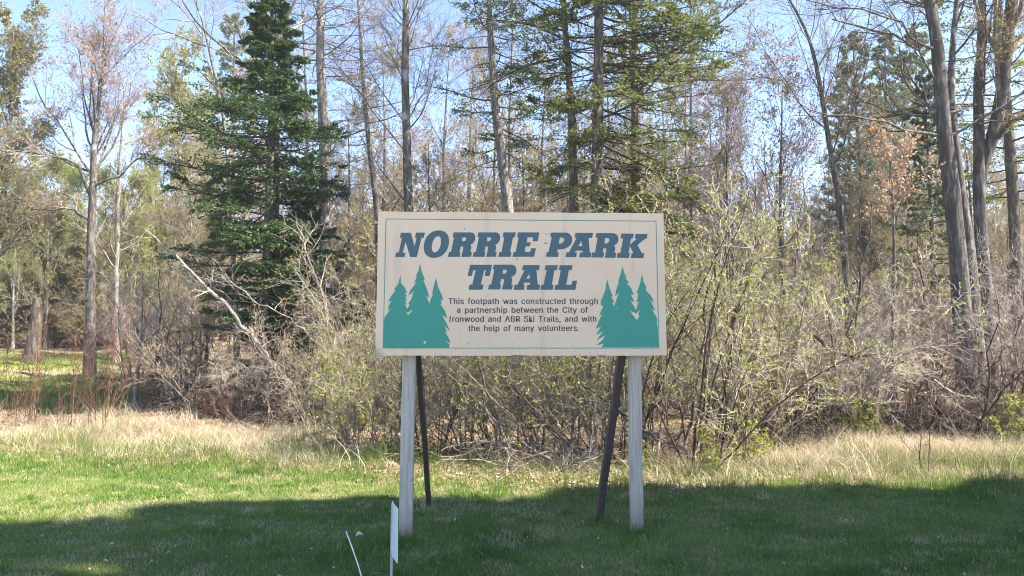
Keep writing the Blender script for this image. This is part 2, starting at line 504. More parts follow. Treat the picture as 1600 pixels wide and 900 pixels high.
FONT = None
try:                                                # a plain sans that ships with Blender itself; else its default
    FONT = bpy.data.fonts.load(bpy.utils.system_resource('DATAFILES') + '/fonts/Inter.woff2')
except Exception:
    FONT = None
def build_sign():
    bl, br = at(583.8, 555.6, SIGN_Y - .03), at(1044.4, 556, SIGN_Y + .05)
    mid = (bl + br) / 2
    yaw = math.atan2(br[1] - bl[1], br[0] - bl[0])
    root = thing('park_sign', (mid[0], mid[1], 0), 'large cream wooden trail sign with teal trees and blue lettering on two posts', 'sign')
    root.rotation_euler.z = yaw
    lean = math.radians(-1.6)
    # board: thin panel with bevelled corners, slightly worn bottom edge
    mb = MB()
    n = 60
    rng = np.random.default_rng(5)
    xs = np.linspace(-BW / 2, BW / 2, n)
    bot = np.zeros(n) + rng.normal(size=n) * .0012
    for c, d in ((.492, .007), (.51, .005), (.78, .006), (.1, .004)):
        bot[int(c * n)] += d
    ring = [(x, b) for x, b in zip(xs, bot)] + [(BW / 2, .3), (BW / 2 - .002, .8), (BW / 2, BH - .006), (BW / 2 - .006, BH)] + [(x, BH + .0015 * math.sin(x * 9)) for x in xs[::-1][1:-1]] + [(-BW / 2 + .006, BH), (-BW / 2, BH - .006), (-BW / 2 + .002, .6)]
    k = len(ring)
    tri = tessellate_polygon([[Vector((a, b, 0)) for a, b in ring]])
    V = np.array([(a, -BT / 2, b) for a, b in ring] + [(a, BT / 2, b) for a, b in ring])
    T = np.array([list(t) for t in tri])
    def orient(T, V, ny):
        out = []
        for t in T:
            a, b, c = V[t[0]], V[t[1]], V[t[2]]
            if np.cross(b - a, c - a)[1] * ny < 0: t = [t[0], t[2], t[1]]
            out.append(list(t))
        return np.array(out)
    mb.tris(V, orient(T, V, -1))
    mb.T.append(orient(T + k, V, 1)); mb.TM.append(np.zeros(len(T))); mb.TR.append(np.zeros(len(T)))
    i = np.arange(k); j = (i + 1) % k
    mb.Q.append(np.stack([i, i + k, j + k, j], 1)); mb.QM.append(np.zeros(k)); mb.QR.append(np.zeros(k))
    board = link('board', mb.mesh('board', M['board']), root, (0, 0, mid[2]))
    board.rotation_euler.x = lean
    FR = -BT / 2
    def sheet(name, loops, mat, lift=.0018):
        """flat print: outer loops with holes, in board (u, v) coordinates"""
        m_ = MB()
        for outer, holes in loops:
            pts = [outer] + holes
            flat = [p for l in pts for p in l]
            tr = tessellate_polygon([[Vector((a, b, 0)) for a, b in l] for l in pts])
            V = np.array([(a, FR - lift, b) for a, b in flat])
            m_.tris(V, orient(np.array([list(t) for t in tr]), V, -1))
        return link(name, m_.mesh(name, mat), board)
    def L(pts, ox, oy, s, dx=0, sx=1.0, anchor=None):
        out = []
        for x, y in pts:
            if anchor: x = anchor[0] + (x - anchor[0]) * sx; y = anchor[1] + (y - anchor[1]) * (anchor[2] if len(anchor) > 2 else 1)
            out.append(uv(ox + (x + dx) / s, oy + y / s))
        return out
    def ell(cx, cy, rx, ry, sl, n=44):
        return [(cx + rx * math.copysign(abs(math.cos(a)) ** .92, math.cos(a)) + sl * ry * math.sin(a), cy - ry * math.copysign(abs(math.sin(a)) ** .92, math.sin(a))) for a in [2 * math.pi * q / n for q in range(n)]]
    Nn = [(75,750),(300,750),(318,645),(258,645),(322,390),(430,750),(585,750),(700,295),(750,295),(780,172),(568,172),(542,295),(580,295),(532,500),(447,175),(212,175),(185,295),(238,295),(160,640),(100,640)]
    Ro = [(120,745),(400,745),(420,635),(392,635),(425,500),(470,500),(488,520),(485,560),(440,745),(670,745),(690,640),(655,630),(675,520),(670,490),(650,462),(700,435),(745,390),(768,330),(772,270),(750,210),(715,180),(670,168),(255,168),(230,280),(268,280),(193,632),(148,632)]
    Rh = [(465,288),(452,376),(505,376),(540,355),(556,322),(545,295),(515,286)]
    I1 = [(112,745),(405,745),(428,635),(393,632),(463,285),(505,283),(528,168),(238,168),(215,280),(255,285),(192,632),(140,632)]
    E1 = [(450,745),(960,745),(1005,543),(890,543),(868,630),(738,630),(760,500),(855,500),(885,405),(785,403),(805,288),(940,288),(925,375),(1045,378),(1088,170),(577,168),(555,280),(595,285),(523,632),(475,635)]
    P1 = [(40,745),(330,750),(348,645),(305,640),(320,568),(380,572),(430,568),(490,553),(540,530),(580,507),(610,480),(635,448),(650,410),(660,370),(662,330),(657,293),(645,260),(625,230),(600,205),(570,186),(540,175),(165,172),(145,280),(180,285),(102,632),(62,635)]
    P1h = [(372,292),(345,435),(375,435),(410,428),(450,405),(470,378),(478,350),(476,330),(464,310),(445,297),(425,292)]
    A1 = [(505,755),(755,755),(775,645),(728,640),(750,602),(910,602),(915,640),(848,640),(828,757),(1095,762),(1120,648),(1080,645),(1050,300),(1135,300),(1158,182),(740,180),(715,295),(765,300),(585,640),(528,640)]
    A1h = [(878,370),(808,495),(903,495)]
    R2 = [(-13,760),(272,765),(300,648),(258,645),(282,540),(325,540),(350,560),(345,600),(312,768),(565,772),(578,655),(540,645),(558,560),(555,520),(530,472),(575,450),(600,428),(618,398),(630,360),(632,320),(623,270),(606,240),(580,213),(540,195),(490,187),(108,187),(90,295),(138,298),(78,645),(12,642)]
    R2h = [(318,305),(300,433),(350,432),(395,410),(422,360),(415,325),(380,303)]
    K1 = [(592,772),(885,775),(905,658),(870,655),(905,495),(988,658),(948,662),(928,775),(1222,780),(1243,662),(1190,660),(1085,470),(1265,320),(1305,318),(1322,210),(1040,205),(1020,315),(1065,318),(905,462),(930,315),(975,312),(998,200),(700,198),(680,310),(745,318),(678,655),(612,655)]
    T1 = [(160,697),(493,697),(520,580),(455,570),(528,238),(570,238),(542,370),(660,372),(718,108),(200,108),(137,370),(240,372),(272,238),(330,238),(250,572),(185,578)]
    A2 = [(-40,700),(195,700),(215,585),(180,580),(205,530),(345,530),(345,580),(278,585),(258,700),(562,700),(585,585),(525,575),(492,240),(552,238),(575,118),(175,118),(150,238),(210,240),(42,580),(-22,580)]
    A2h = [(325,315),(255,437),(332,437)]
    I2 = [(588,700),(880,702),(900,585),(860,580),(915,240),(978,238),(1003,120),(708,120),(685,238),(735,240),(660,580),(608,585)]
    L1 = [(918,700),(1415,703),(1455,485),(1348,485),(1325,580),(1200,582),(1260,240),(1325,238),(1348,122),(1042,120),(1022,238),(1068,240),(1003,582),(940,585)]
    def letter(o_, h_, *a, **k):
        sheet('letter', [(L(o_, *a, **k), [L(h, *a, **k) for h in h_])], M['blue'])
    letter(Nn, [], 610, 350, 15)
    letter(ell(1050, 446, 293, 326, .18), [ell(1050, 450, 101, 190, .21)], 610, 350, 15)
    letter(Ro, [Rh], 690, 350, 15)
    letter(Ro, [Rh], 690, 350, 15, dx=588)
    letter(I1, [], 770, 350, 15)
    letter(E1, [], 770, 350, 15)
    letter(P1, [P1h], 850, 350, 15)
    letter(A1, [A1h], 850, 350, 15)
    letter(R2, [R2h], 925, 350, 15)
    letter(K1, [], 925, 350, 15)
    letter(T1, [], 720, 405, 15)
    letter(Ro, [Rh], 720, 405 - 53 / 15, 15, dx=500, sx=1.035, anchor=(120, 745, 1.015))
    letter(A2, [A2h], 805, 405, 15)
    letter(I2, [], 805, 405, 15)
    letter(L1, [], 805, 405, 15)
    LT = [(38,855),(50,560),(115,470),(82,490),(95,440),(120,395),(85,405),(120,345),(160,295),(143,288),(185,232),(195,190),(208,150),(213,225),(250,265),(272,325),(245,318),(270,350),(255,360),(273,395),(250,390),(268,425),(252,425),(272,478),(300,430),(283,425),(320,370),(330,320),(355,295),(290,340),(300,300),(365,215),(342,220),(368,160),(357,155),(385,100),(400,30),(412,100),(448,195),(430,195),(470,290),(490,368),(457,345),(495,430),(500,385),(527,330),(517,325),(530,265),(557,170),(575,260),(612,340),(625,395),(602,385),(610,425),(597,430),(640,490),(668,570),(615,537),(660,620),(695,697),(640,640),(665,708),(640,695),(680,760),(698,815),(640,783),(690,825),(680,857)]
    LTh = [(262,505),(282,512),(332,475),(305,515),(283,537)]
    RT = [(92,800),(115,765),(45,780),(105,730),(125,690),(42,740),(110,648),(38,690),(88,610),(38,630),(75,540),(100,495),(68,512),(108,420),(85,415),(83,380),(125,280),(142,170),(165,260),(195,335),(178,332),(210,385),(188,392),(212,420),(216,395),(252,298),(215,332),(225,270),(250,205),(240,205),(268,120),(282,55),(300,120),(325,165),(305,155),(345,215),(320,208),(365,260),(388,320),(358,315),(395,385),(358,372),(408,460),(435,375),(412,395),(430,305),(412,303),(445,215),(463,125),(478,205),(500,240),(500,280),(545,325),(573,385),(540,370),(585,465),(552,450),(600,530),(602,590),(580,545),(606,605),(618,800)]
    RTh = [[(350,455),(375,475),(410,490),(450,450),(430,490),(438,518),(415,550),(380,505)], [(243,425),(240,445),(230,445)]]
    sheet('printed_trees', [(L(LT, 590, 405, 6.208), [L(LTh, 590, 405, 6.208)])], M['teal'], .0024)
    sheet('printed_trees', [(L(RT, 925, 405, 5.808), [L(h, 925, 405, 5.808) for h in RTh])], M['teal'], .0024)
    # thin border line, mitred ring
    def ringpts(o):
        return [(100 - o, 98 - o), (1490 + o, 110 - o), (1508 + o, 764 + o), (85 - o, 762 + o)]
    sheet('border_line', [(L(ringpts(1.9), 570, 310, 3.265), [L(ringpts(-1.9), 570, 310, 3.265)])], M['teal'], .0016)
    # body text
    for txt, x0, x1, by in (('This footpath was constructed through', 58, 1565, 122), ('a partnership between the City of', 143, 1465, 211), ('Ironwood and ABR Ski Trails, and with', 68, 1550, 302), ('the help of many volunteers.', 258, 1375, 395)):
        cu = bpy.data.curves.new('text', 'FONT'); cu.body = txt
        if FONT: cu.font = FONT
        cu.size = 1; cu.space_word = 1.55; cu.space_character = 1.05; cu.resolution_u = 3
        ob = bpy.data.objects.new('tmp_text', cu); COL.objects.link(ob)
        dg = bpy.context.evaluated_depsgraph_get()
        me = bpy.data.meshes.new_from_object(ob.evaluated_get(dg))
        bpy.data.objects.remove(ob)
        co = np.zeros(len(me.vertices) * 3); me.vertices.foreach_get('co', co); co = co.reshape(-1, 3)
        a = co[:, 0].min()
        if txt[0] == 'I':                            # the sign's capital I is a plain bar
            gi = co[:, 0] <= a + .30
            xr = co[gi, 0]; cx_ = (xr.min() + xr.max()) / 2; co[gi, 0] = np.clip(xr, cx_ - .045, cx_ + .045)
            a = co[:, 0].min()
        b = co[:, 0].max()
        up, vp = uv(690 + x0 / 6.4, 455 + by / 6.4); uq, vq = uv(690 + x1 / 6.4, 455 + by / 6.4)
        cap = uv(690, 455 + (by - 59) / 6.4)[1] - uv(690, 455 + by / 6.4)[1]
        s = cap / co[:, 1].max() * 1.04
        f = (co[:, 0] - a) / (b - a)
        out = np.stack([up + (uq - up) * f, np.full(len(co), FR - .0018), vp + (vq - vp) * f + co[:, 1] * s], 1)
        me.calc_loop_triangles()
        T = np.array([t.vertices[:] for t in me.loop_triangles]); o2 = out.copy(); o2[:, 0] += .003; o2[:, 1] -= .0002
        m_ = MB(); m_.tris(out, orient(T, out, -1)); m_.tris(o2, orient(T, o2, -1))
        tag(link('body_lettering', m_.mesh('body_lettering', M['ink']), board), kind='stuff')
    # bolts, nail heads, plugs, small peel marks
    def disc(name, px, py, r, mat, lift=.004, n=10):
        u, v = uv(px, py)
        m_ = MB(); ts = [2 * math.pi * q / n for q in range(n)]
        V = np.array([(u + r * math.cos(a), FR - lift, v + r * math.sin(a)) for a in ts] + [(u + r * 1.15 * math.cos(a), FR, v + r * 1.15 * math.sin(a)) for a in ts] + [(u, FR - lift * 1.3, v)])
        i = np.arange(n); j = (i + 1) % n
        m_.quads(V, np.stack([i, i + n, j + n, j], 1))
        m_.T.append(np.stack([np.full(n, 2 * n), j, i], 1)[:, ::-1]); m_.TM.append(np.zeros(n)); m_.TR.append(np.zeros(n))
        return link(name, m_.mesh(name, mat), board)
    z1 = lambda x, y: (570 + x / 3.265, 310 + y / 3.265)
    for x, y in ((300, 733), (523, 733)): disc('plug', *z1(x, y), .011, M['patch'])
    for x, y in ((215, 765), (425, 762), (757, 762), (1383, 765), (217, 487), (1193, 798), (1210, 765)): disc('nail_head', *z1(x, y), .0045, M['bolt'])
    for x, y in ((503, 148), (775, 305)): disc('nail_head', *z1(x, y), .006, M['bolt'], .003)
    def crack(pts, w, mat=M['ink']):
        P = np.array([[(uv(*z1(x, y))[0], FR - .0006, uv(*z1(x, y))[1]) for x, y in pts]])
        m_ = MB(); R = np.full((1, len(pts)), w); R[0, 0] *= .3; R[0, -1] *= .3
        m_.tubes(P, R, 4); link('paint_crack', m_.mesh('paint_crack', mat), board)
    crack([(918, 178), (925, 174), (932, 180)], .003)
    crack([(935, 174), (948, 178), (955, 180)], .003)
    crack([(912, 217), (920, 223), (935, 223)], .0035)
    crack([(1374, 303), (1373, 330), (1373, 372)], .0014)
    crack([(204, 768), (203, 785), (204, 798)], .0014)
    crack([(425, 765), (424, 782)], .0012)
    crack([(902, 765), (904, 798)], .001)
    crack([(1472, 765), (1478, 798)], .0012)
    crack([(742, 798), (760, 801), (778, 800)], .0028)
    # posts (behind the board, down to the ground) and slanted back struts
    Ri = np.array(root.matrix_basis.to_3x3() if False else [[math.cos(yaw), math.sin(yaw), 0], [-math.sin(yaw), math.cos(yaw), 0], [0, 0, 1]])
    def local(p): return Ri @ (np.array(p) - np.array([mid[0], mid[1], 0]))
    def beam(name, a, b, wx, wy, mat, ch=.006):
        """chamfered square timber from a (bottom) to b (top), in world metres"""
        a, b = local(a), local(b)
        ax = b - a; ln = np.linalg.norm(ax); ax /= ln
        q = Vector(ax).to_track_quat('Z', 'X')
        o8 = [(-wx / 2 + ch, -wy / 2), (wx / 2 - ch, -wy / 2), (wx / 2, -wy / 2 + ch), (wx / 2, wy / 2 - ch), (wx / 2 - ch, wy / 2), (-wx / 2 + ch, wy / 2), (-wx / 2, wy / 2 - ch), (-wx / 2, -wy / 2 + ch)]
        ns = 9; m_ = MB(); rg = np.random.default_rng(int(abs(a[0]) * 100) + 3)
        V = []
        for s in range(ns):
            f = s / (ns - 1); dx, dy = rg.normal() * .0025, rg.normal() * .0025
            V += [(x + dx, y + dy, f * ln) for x, y in o8]
        V = np.array(V)
        i = (np.arange(ns - 1) * 8)[:, None]; j = np.arange(8)[None]; k_ = (j + 1) % 8
        m_.quads(V, np.stack([i + j, i + k_, i + 8 + k_, i + 8 + j], -1).reshape(-1, 4))
        t = np.array([[0, q_ + 1, q_ + 2] for q_ in range(6)])
        m_.T += [t[:, ::-1], t + (ns - 1) * 8]; m_.TM += [np.zeros(6)] * 2; m_.TR += [np.zeros(6)] * 2
        ob = link(name, m_.mesh(name, mat), root, a)
        # square section facing the viewer: x axis stays horizontal
        X = np.array([1, 0, 0]) - ax * ax[0]; X /= np.linalg.norm(X); Yv = np.cross(ax, X)
        from mathutils import Matrix
        ob.rotation_euler = Matrix((X, Yv, ax)).transposed().to_euler()
        return ob
    dz = -.12
    pa = at(633, 845, 6.42); pb = at(638.0, 556, 6.57)
    d = (pa - pb); pa = pb + d * (1 + .02); top = pb - d * ((1.12) / abs(d[2]))
    beam('post', pa + np.array([0, .05, dz]), top + np.array([0, .05, 0]), .108, .098, M['post'])
    pa = at(996.5, 829, 6.62); pb = at(992.3, 556, 6.63)
    d = (pa - pb); top = pb - d * (1.12 / abs(d[2]))
    beam('post', pa + np.array([0, .05, dz]), top + np.array([0, .05, 0]), .102, .098, M['post'])
    a, b = at(670.5, 787, 7.83), at(653.5, 556, 6.75)
    d = b - a; beam('back_strut', a - d * .06, b + d * .35 * .6, .045, .09, M['strut'])
    a, b = at(935, 812, 7.2), at(971, 556, 6.75)
    d = b - a; beam('back_strut', a - d * .06, b + d * .35 * .6, .062, .09, M['strut'])
build_sign()

# ------------------------------------------------------------------ plant growth (vectorised)
def nrm(v): return v / (np.linalg.norm(v, axis=-1, keepdims=True) + 1e-9)
def grow(rng, B, D, L, R0, nseg, up=0., wig=.15, tip=.3, upv=None):
    m = len(B)
    P = np.zeros((m, nseg + 1, 3)); P[:, 0] = B
    d = nrm(D); st = (L / nseg)[:, None]
    upv = np.array([0, 0, 1.]) if upv is None else upv
    for i in range(nseg):
        d = nrm(d + wig * rng.normal(size=(m, 3)) + up * upv)
        P[:, i + 1] = P[:, i] + d * st
    t = np.linspace(0, 1, nseg + 1)[None]
    R = R0[:, None] * (1 - t * (1 - tip))
    return P, R
def spawn(rng, P, R, k, t=(.2, 1.), ang=(.8, .2), ln=(.3, .6), nseg=4, up=.05, wig=.15, rr=.55, rmax=9, rmin=.002, prof=None, flat=False, tip=.35, absl=None):
    m, n = R.shape
    Lp = np.linalg.norm(np.diff(P, axis=1), axis=2).sum(1)
    idx = np.repeat(np.arange(m), k)
    tt = rng.uniform(t[0], t[1], m * k)
    s = tt * (n - 1); i = np.minimum(s.astype(int), n - 2); f = (s - i)[:, None]
    B = P[idx, i] * (1 - f) + P[idx, i + 1] * f
    rad = R[idx, i] * (1 - f[:, 0]) + R[idx, i + 1] * f[:, 0]
    tan = nrm(P[idx, i + 1] - P[idx, i])
    if flat:
        side = nrm(np.cross(tan, np.array([0, 0, 1.]))) * np.where(rng.random(m * k) < .5, -1, 1)[:, None] + rng.normal(size=(m * k, 3)) * .18
    else:
        side = rng.normal(size=(m * k, 3))
    side = nrm(side - tan * (side * tan).sum(1, keepdims=True))
    a = rng.normal(ang[0], ang[1], m * k)[:, None]
    D = np.cos(a) * tan + np.sin(a) * side
    L = (Lp[idx] if absl is None else absl) * rng.uniform(ln[0], ln[1], m * k)
    if prof is not None: L = L * prof(tt)
    r0 = np.clip(rad * rr, rmin, rmax)
    return grow(rng, B, D, L, r0, nseg, up, wig, tip)
def pts_on(rng, P, k, t=(0.2, 1.)):
    m, n = P.shape[:2]
    idx = np.repeat(np.arange(m), k); s = rng.uniform(t[0], t[1], m * k) * (n - 1)
    i = np.minimum(s.astype(int), n - 2); f = (s - i)[:, None]
    return P[idx, i] * (1 - f) + P[idx, i + 1] * f, nrm(P[idx, i + 1] - P[idx, i])

def trunk_line(rng, h, r, lean=(0, 0), bend=.02, n=16, tip=.12, path=None):
    if path is not None:
        path = np.array(path, float); t = np.linspace(0, 1, len(path)); q = np.linspace(0, 1, n + 1)
        P = np.stack([np.interp(q, t, path[:, c]) for c in range(3)], 1)
        P[1:-1] += rng.normal(size=(n - 1, 3)) * bend * .5
    else:
        z = np.linspace(0, h, n + 1)
        ph = rng.uniform(0, 6, 4)
        P = np.stack([lean[0] * z + bend * h * .5 * np.sin(z / h * 5 + ph[0]) - bend * h * .5 * math.sin(ph[0]), lean[1] * z + bend * h * .5 * np.sin(z / h * 4 + ph[1]) - bend * h * .5 * math.sin(ph[1]), z], 1)
    t = np.linspace(0, 1, n + 1)
    R = r * (tip + (1 - tip) * (1 - t) ** .8) * (1 + .45 * np.exp(-t * 30))
    return P[None], R[None]

def bare_tree(seed, h, r, lean=(0, 0), n1=20, k2=7, k3=6, k4=3, t0=.35, ang=.75, l1=.32, up=.10, bark='bark_grey', twig='twig_grey', bud=None, nb=2, bs=.03, fork=None, bend=.02, path=None, tip=.12, extra=None, tr=.0028, lr=1.0):
    rng = np.random.default_rng(seed)
    P0, R0 = trunk_line(rng, h, r, lean, bend, path=path, tip=tip)
    tb, cr = MB(), MB()
    mats = [M[bark], M[twig]]
    mains = [(P0, R0)]
    if fork:
        for (tf, dx, dy, lf, rf) in fork:
            n = P0.shape[1]; s = tf * (n - 1); i = int(s)
            B = P0[:, i]; D = np.array([[dx, dy, 1.]])
            mains.append(grow(rng, B, D, np.array([h * lf]), np.array([R0[0, i] * rf]), 10, .04, .05, .15))
    for a, b in mains: tb.tubes(a, b, 10, 0, rng, .06)
    limbs = []
    for a, b in mains:
        kk = n1 if a is P0 else int(n1 * .6)
        P1, R1 = spawn(rng, a, b, kk, (t0, .98) if a is P0 else (.25, .98), (ang, .2), (l1 * .6, l1 * 1.3), 7, up, .12, .42 * lr, prof=lambda t: 1.15 - .75 * t)
        limbs.append((P1, R1))
    if extra:
        for e in extra:
            e = np.array(e, float)
            q = np.linspace(0, 1, 8); t = np.linspace(0, 1, len(e))
            Pe = np.stack([np.interp(q, t, e[:, c]) for c in range(3)], 1)[None]
            Pe[:, 1:-1] += rng.normal(size=(1, 6, 3)) * .03
            limbs.append((Pe, (np.interp(q, t, e[:, 3]))[None]))
    P1 = np.concatenate([a for a, _ in limbs]); R1 = np.concatenate([b for _, b in limbs])
    tb.tubes(P1, R1, 5, 0, rng)
    P2, R2 = spawn(rng, P1, R1, k2, (.2, 1), (.65, .2), (.25, .55), 5, up * .7, .14, .55, rmin=.004)
    cr.tubes(P2, R2, 4, 1, rng)
    P3, R3 = spawn(rng, P2, R2, k3, (.15, 1), (.65, .2), (.28, .6), 4, up * .6, .16, .6, rmin=.003, rmax=.008)
    cr.tubes(P3, R3, 3, 1, rng)
    P4, R4 = spawn(rng, P3, R3, k4, (.15, 1), (.6, .2), (.35, .7), 2, .05, .12, .7, rmin=tr, rmax=.005, tip=.6)
    cr.tubes(P4, R4, 3, 1, rng)
    if bud:
        B, D = pts_on(rng, P4, nb, (.3, 1))
        cr.leaves(rng, B, D + rng.normal(size=B.shape) * .7, bs * rng.uniform(.6, 1.4, len(B)), bs * .33, 2)
        mats.append(M[bud])
    return tb.mesh('tree_trunk', mats, True), cr.mesh('tree_crown', mats)

def conifer(seed, h, r, cb=.12, Lm=2.6, nb=110, kt=12, kl=6, kn=3, nl=.10, nw=.026, mat='fir', droop=-.25, prof=.75, bark='bark_dark', twig='twig_dark', dead=0, deadL=1.6, lean=(0, 0), path=None, tt=(.15, 1), sparse=None, tuft=0., bend=.01, sidebias=None, twr=.004, bwig=.05, lop=0., elu=.75):
    """trunk with whorled limbs, flat side twigs and needle sprays; dead adds bare dry limbs low on the trunk"""
    rng = np.random.default_rng(seed)
    P0, R0 = trunk_line(rng, h, r, lean, bend, path=path, tip=.08)
    tb, cr = MB(), MB()
    mats = [M[bark], M[twig], M[mat]]
    tb.tubes(P0, R0, 10, 0, rng, .05)
    n = P0.shape[1]
    t = cb + (1 - cb) * (np.arange(nb) + rng.random(nb)) / nb
    if sparse: t = t[rng.random(nb) < sparse]
    m = len(t)
    s = t * (n - 1) * .998; i = np.minimum(s.astype(int), n - 2); f = (s - i)[:, None]
    B = P0[0, i] * (1 - f) + P0[0, i + 1] * f
    az = np.arange(m) * 2.39996 + rng.normal(size=m) * .3
    if sidebias is not None:
        az = np.where(rng.random(m) < .5, sidebias + rng.normal(size=m) * .7, az)
    u = (t - cb) / (1 - cb)
    L = (Lm * (prof(u) if callable(prof) else (1 - u) ** prof) * (1 - lop * np.cos(az)) + .12) * rng.uniform(.6, 1.12, m) * np.minimum(1, .65 + u * 4)
    el = droop + elu * u + rng.normal(size=m) * .1
    D = np.stack([np.cos(az) * np.cos(el), np.sin(az) * np.cos(el), np.sin(el)], 1)
    P1, R1 = grow(rng, B, D, L, np.clip(.010 * L + .004, .006, .05), 7, .03, bwig, .25)
    tb.tubes(P1, R1, 4, 1, rng)
    P2, R2 = spawn(rng, P1, R1, kt, tt, (.85, .15), (.30, .46), 4, -.03, .08, .5, rmin=twr, flat=True, prof=lambda q: 1.25 - .9 * q)
    cr.tubes(P2, R2, 3, 1, rng)
    P3, R3 = spawn(rng, P2, R2, kl, (.1, 1), (.75, .2), (.25, .5), 2, tuft, .1, .5, flat=not tuft, rmin=.002)
    B, D = pts_on(rng, P3, kn, (0, 1))
    D = D + rng.normal(size=D.shape) * (.35 if not tuft else .7) + np.array([0, 0, tuft])
    cr.leaves(rng, B, D, nl * rng.uniform(.6, 1.3, len(B)), nw, 2, up=np.array([0, 0, 1.]) if not tuft else None)
    B, D = pts_on(rng, P2, kn * 2, (.1, 1))
    D = D + rng.normal(size=D.shape) * .5
    cr.leaves(rng, B, D, nl * rng.uniform(.6, 1.2, len(B)), nw, 2, up=np.array([0, 0, 1.]))
    if dead:
        td = np.linspace(.08, max(cb + .45, .55), dead)
        s = td * (n - 1); i = np.minimum(s.astype(int), n - 2); f = (s - i)[:, None]
        B = P0[0, i] * (1 - f) + P0[0, i + 1] * f
        az = rng.uniform(0, 6.28, dead); el = rng.normal(.05, .3, dead)
        D = np.stack([np.cos(az) * np.cos(el), np.sin(az) * np.cos(el), np.sin(el)], 1)
        Pd, Rd = grow(rng, B, D, deadL * rng.uniform(.4, 1.2, dead), np.full(dead, .014), 6, -.03, .12, .2)
        tb.tubes(Pd, Rd, 4, 1, rng)
        Pe, Re = spawn(rng, Pd, Rd, 8, (.15, 1), (.8, .25), (.25, .55), 4, -.02, .2, .5, rmin=.003)
        cr.tubes(Pe, Re, 3, 1, rng)
        Pf, Rf = spawn(rng, Pe, Re, 3, (.2, 1), (.8, .25), (.3, .6), 3, 0, .2, .7, rmin=.0026)
        cr.tubes(Pf, Rf, 3, 1, rng)
    return tb.mesh('tree_trunk', mats, True), cr.mesh('tree_crown', mats)

def shrub(seed, h=4, ns=10, spread=.5, k1=9, k2=6, k3=3, stem='twig_brown', twig='twig_grey', leaf='bud_green', nl=4, ls=.035, wig=.07, up=.03, r=.02, basew=.35, tr=.0022, w2=.14, k4=0):
    rng = np.random.default_rng(seed)
    tb, cr = MB(), MB()
    az = rng.uniform(0, 6.28, ns); sp = np.abs(rng.normal(0, spread, ns))
    D = np.stack([np.cos(az) * sp, np.sin(az) * sp, np.ones(ns)], 1)
    B = np.stack([np.cos(az) * basew * rng.random(ns), np.sin(az) * basew * rng.random(ns), np.full(ns, -.08)], 1)
    P0, R0 = grow(rng, B, D, h * rng.uniform(.55, 1.08, ns), r * rng.uniform(.5, 1.2, ns), 10, up, wig, .2)
    tb.tubes(P0, R0, 5, 0, rng)
    P1, R1 = spawn(rng, P0, R0, k1, (.12, 1), (.6, .22), (.18, .42), 6, up * 2, wig * 1.5, .55, rmin=.004, prof=lambda t: 1.2 - .6 * t)
    tb.tubes(P1, R1, 3, 0, rng)
    P2, R2 = spawn(rng, P1, R1, k2, (.15, 1), (.65, .25), (.25, .55), 4, .03, w2, .6, rmin=.003, rmax=.006)
    cr.tubes(P2, R2, 3, 1, rng)
    P3, R3 = spawn(rng, P2, R2, k3, (.1, 1), (.65, .25), (.3, .7), 3, .02, w2, .7, rmin=tr, rmax=.004, tip=.6)
    cr.tubes(P3, R3, 3, 1, rng)
    mats = [M[stem], M[twig]]
    if leaf:
        B, D = pts_on(rng, P3, nl, (.6, 1))
        cr.leaves(rng, B, D * .6 + rng.normal(size=B.shape), ls * rng.uniform(.5, 1.4, len(B)), ls * .28, 2)
        mats.append(M[leaf])
    return tb.mesh('shrub_branches', mats, True), cr.mesh('shrub_twigs', mats)

ROOTS = []
def plant(name, meshes, px, Y, label, cat, group=None, rz=0., sc=1., parts=('trunk', 'crown'), x=None, sink=0.0):
    X = gx(px, Y) if x is None else x
    o = thing(name, (X, Y, float(gz(X, Y)) - sink), label, cat, group, rz, sc)
    for p, me in zip(parts, meshes):
        link(p, me, o)
    ROOTS.append(o)
    return o

ORD = ['first', 'second', 'third', 'fourth', 'fifth', 'sixth', 'seventh', 'eighth', 'ninth', 'tenth', 'eleventh', 'twelfth', 'thirteenth', 'fourteenth', 'fifteenth', 'sixteenth', 'seventeenth', 'eighteenth', 'nineteenth', 'twentieth']
def ordinal(q):
    if q < 12: return ORD[q]
    n = q + 1
    return str(n) + ('th' if n in (11, 12, 13) else {1: 'st', 2: 'nd', 3: 'rd'}.get(n % 10, 'th'))
def row(name, protos, items, look, where, cat, group, parts, seed=1):
    """items: (px, Y, scale[, proto]); copies of a few grown plants, labelled in order from the left"""
    rng = random.Random(seed)
    items = sorted(items, key=lambda t: t[0])
    for q, it in enumerate(items):
        px, Y, s = it[:3]
        me = protos[it[3] if len(it) > 3 else rng.randrange(len(protos))]
        lab = f'{look} {where}, {ordinal(q)} from the left'
        plant(name, me, px, Y, lab, cat, group, rng.uniform(0, 6.28), (s * rng.uniform(.92, 1.08), s * rng.uniform(.92, 1.08), s), parts)
    return

TC = ('trunk', 'crown')
SB = ('branches', 'foliage')
def P3w(base_px, Y, pts):
    """limb path given as (px, py, depth, radius), local to a tree standing at base_px, Y"""
    X = gx(base_px, Y); Z = float(gz(X, Y))
    out = []
    for px, py, yy, r in pts:
        p = at(px, py, yy); out.append((p[0] - X, p[1] - Y, p[2] - Z, r))
    return out
def pathw(base_px, Y, pts):
    X = gx(base_px, Y); Z = float(gz(X, Y))
    out = [(0, 0, -.1)]
    for px, py, yy in pts:
        p = at(px, py, yy); out.append((p[0] - X, p[1] - Y, p[2] - Z))
    return out

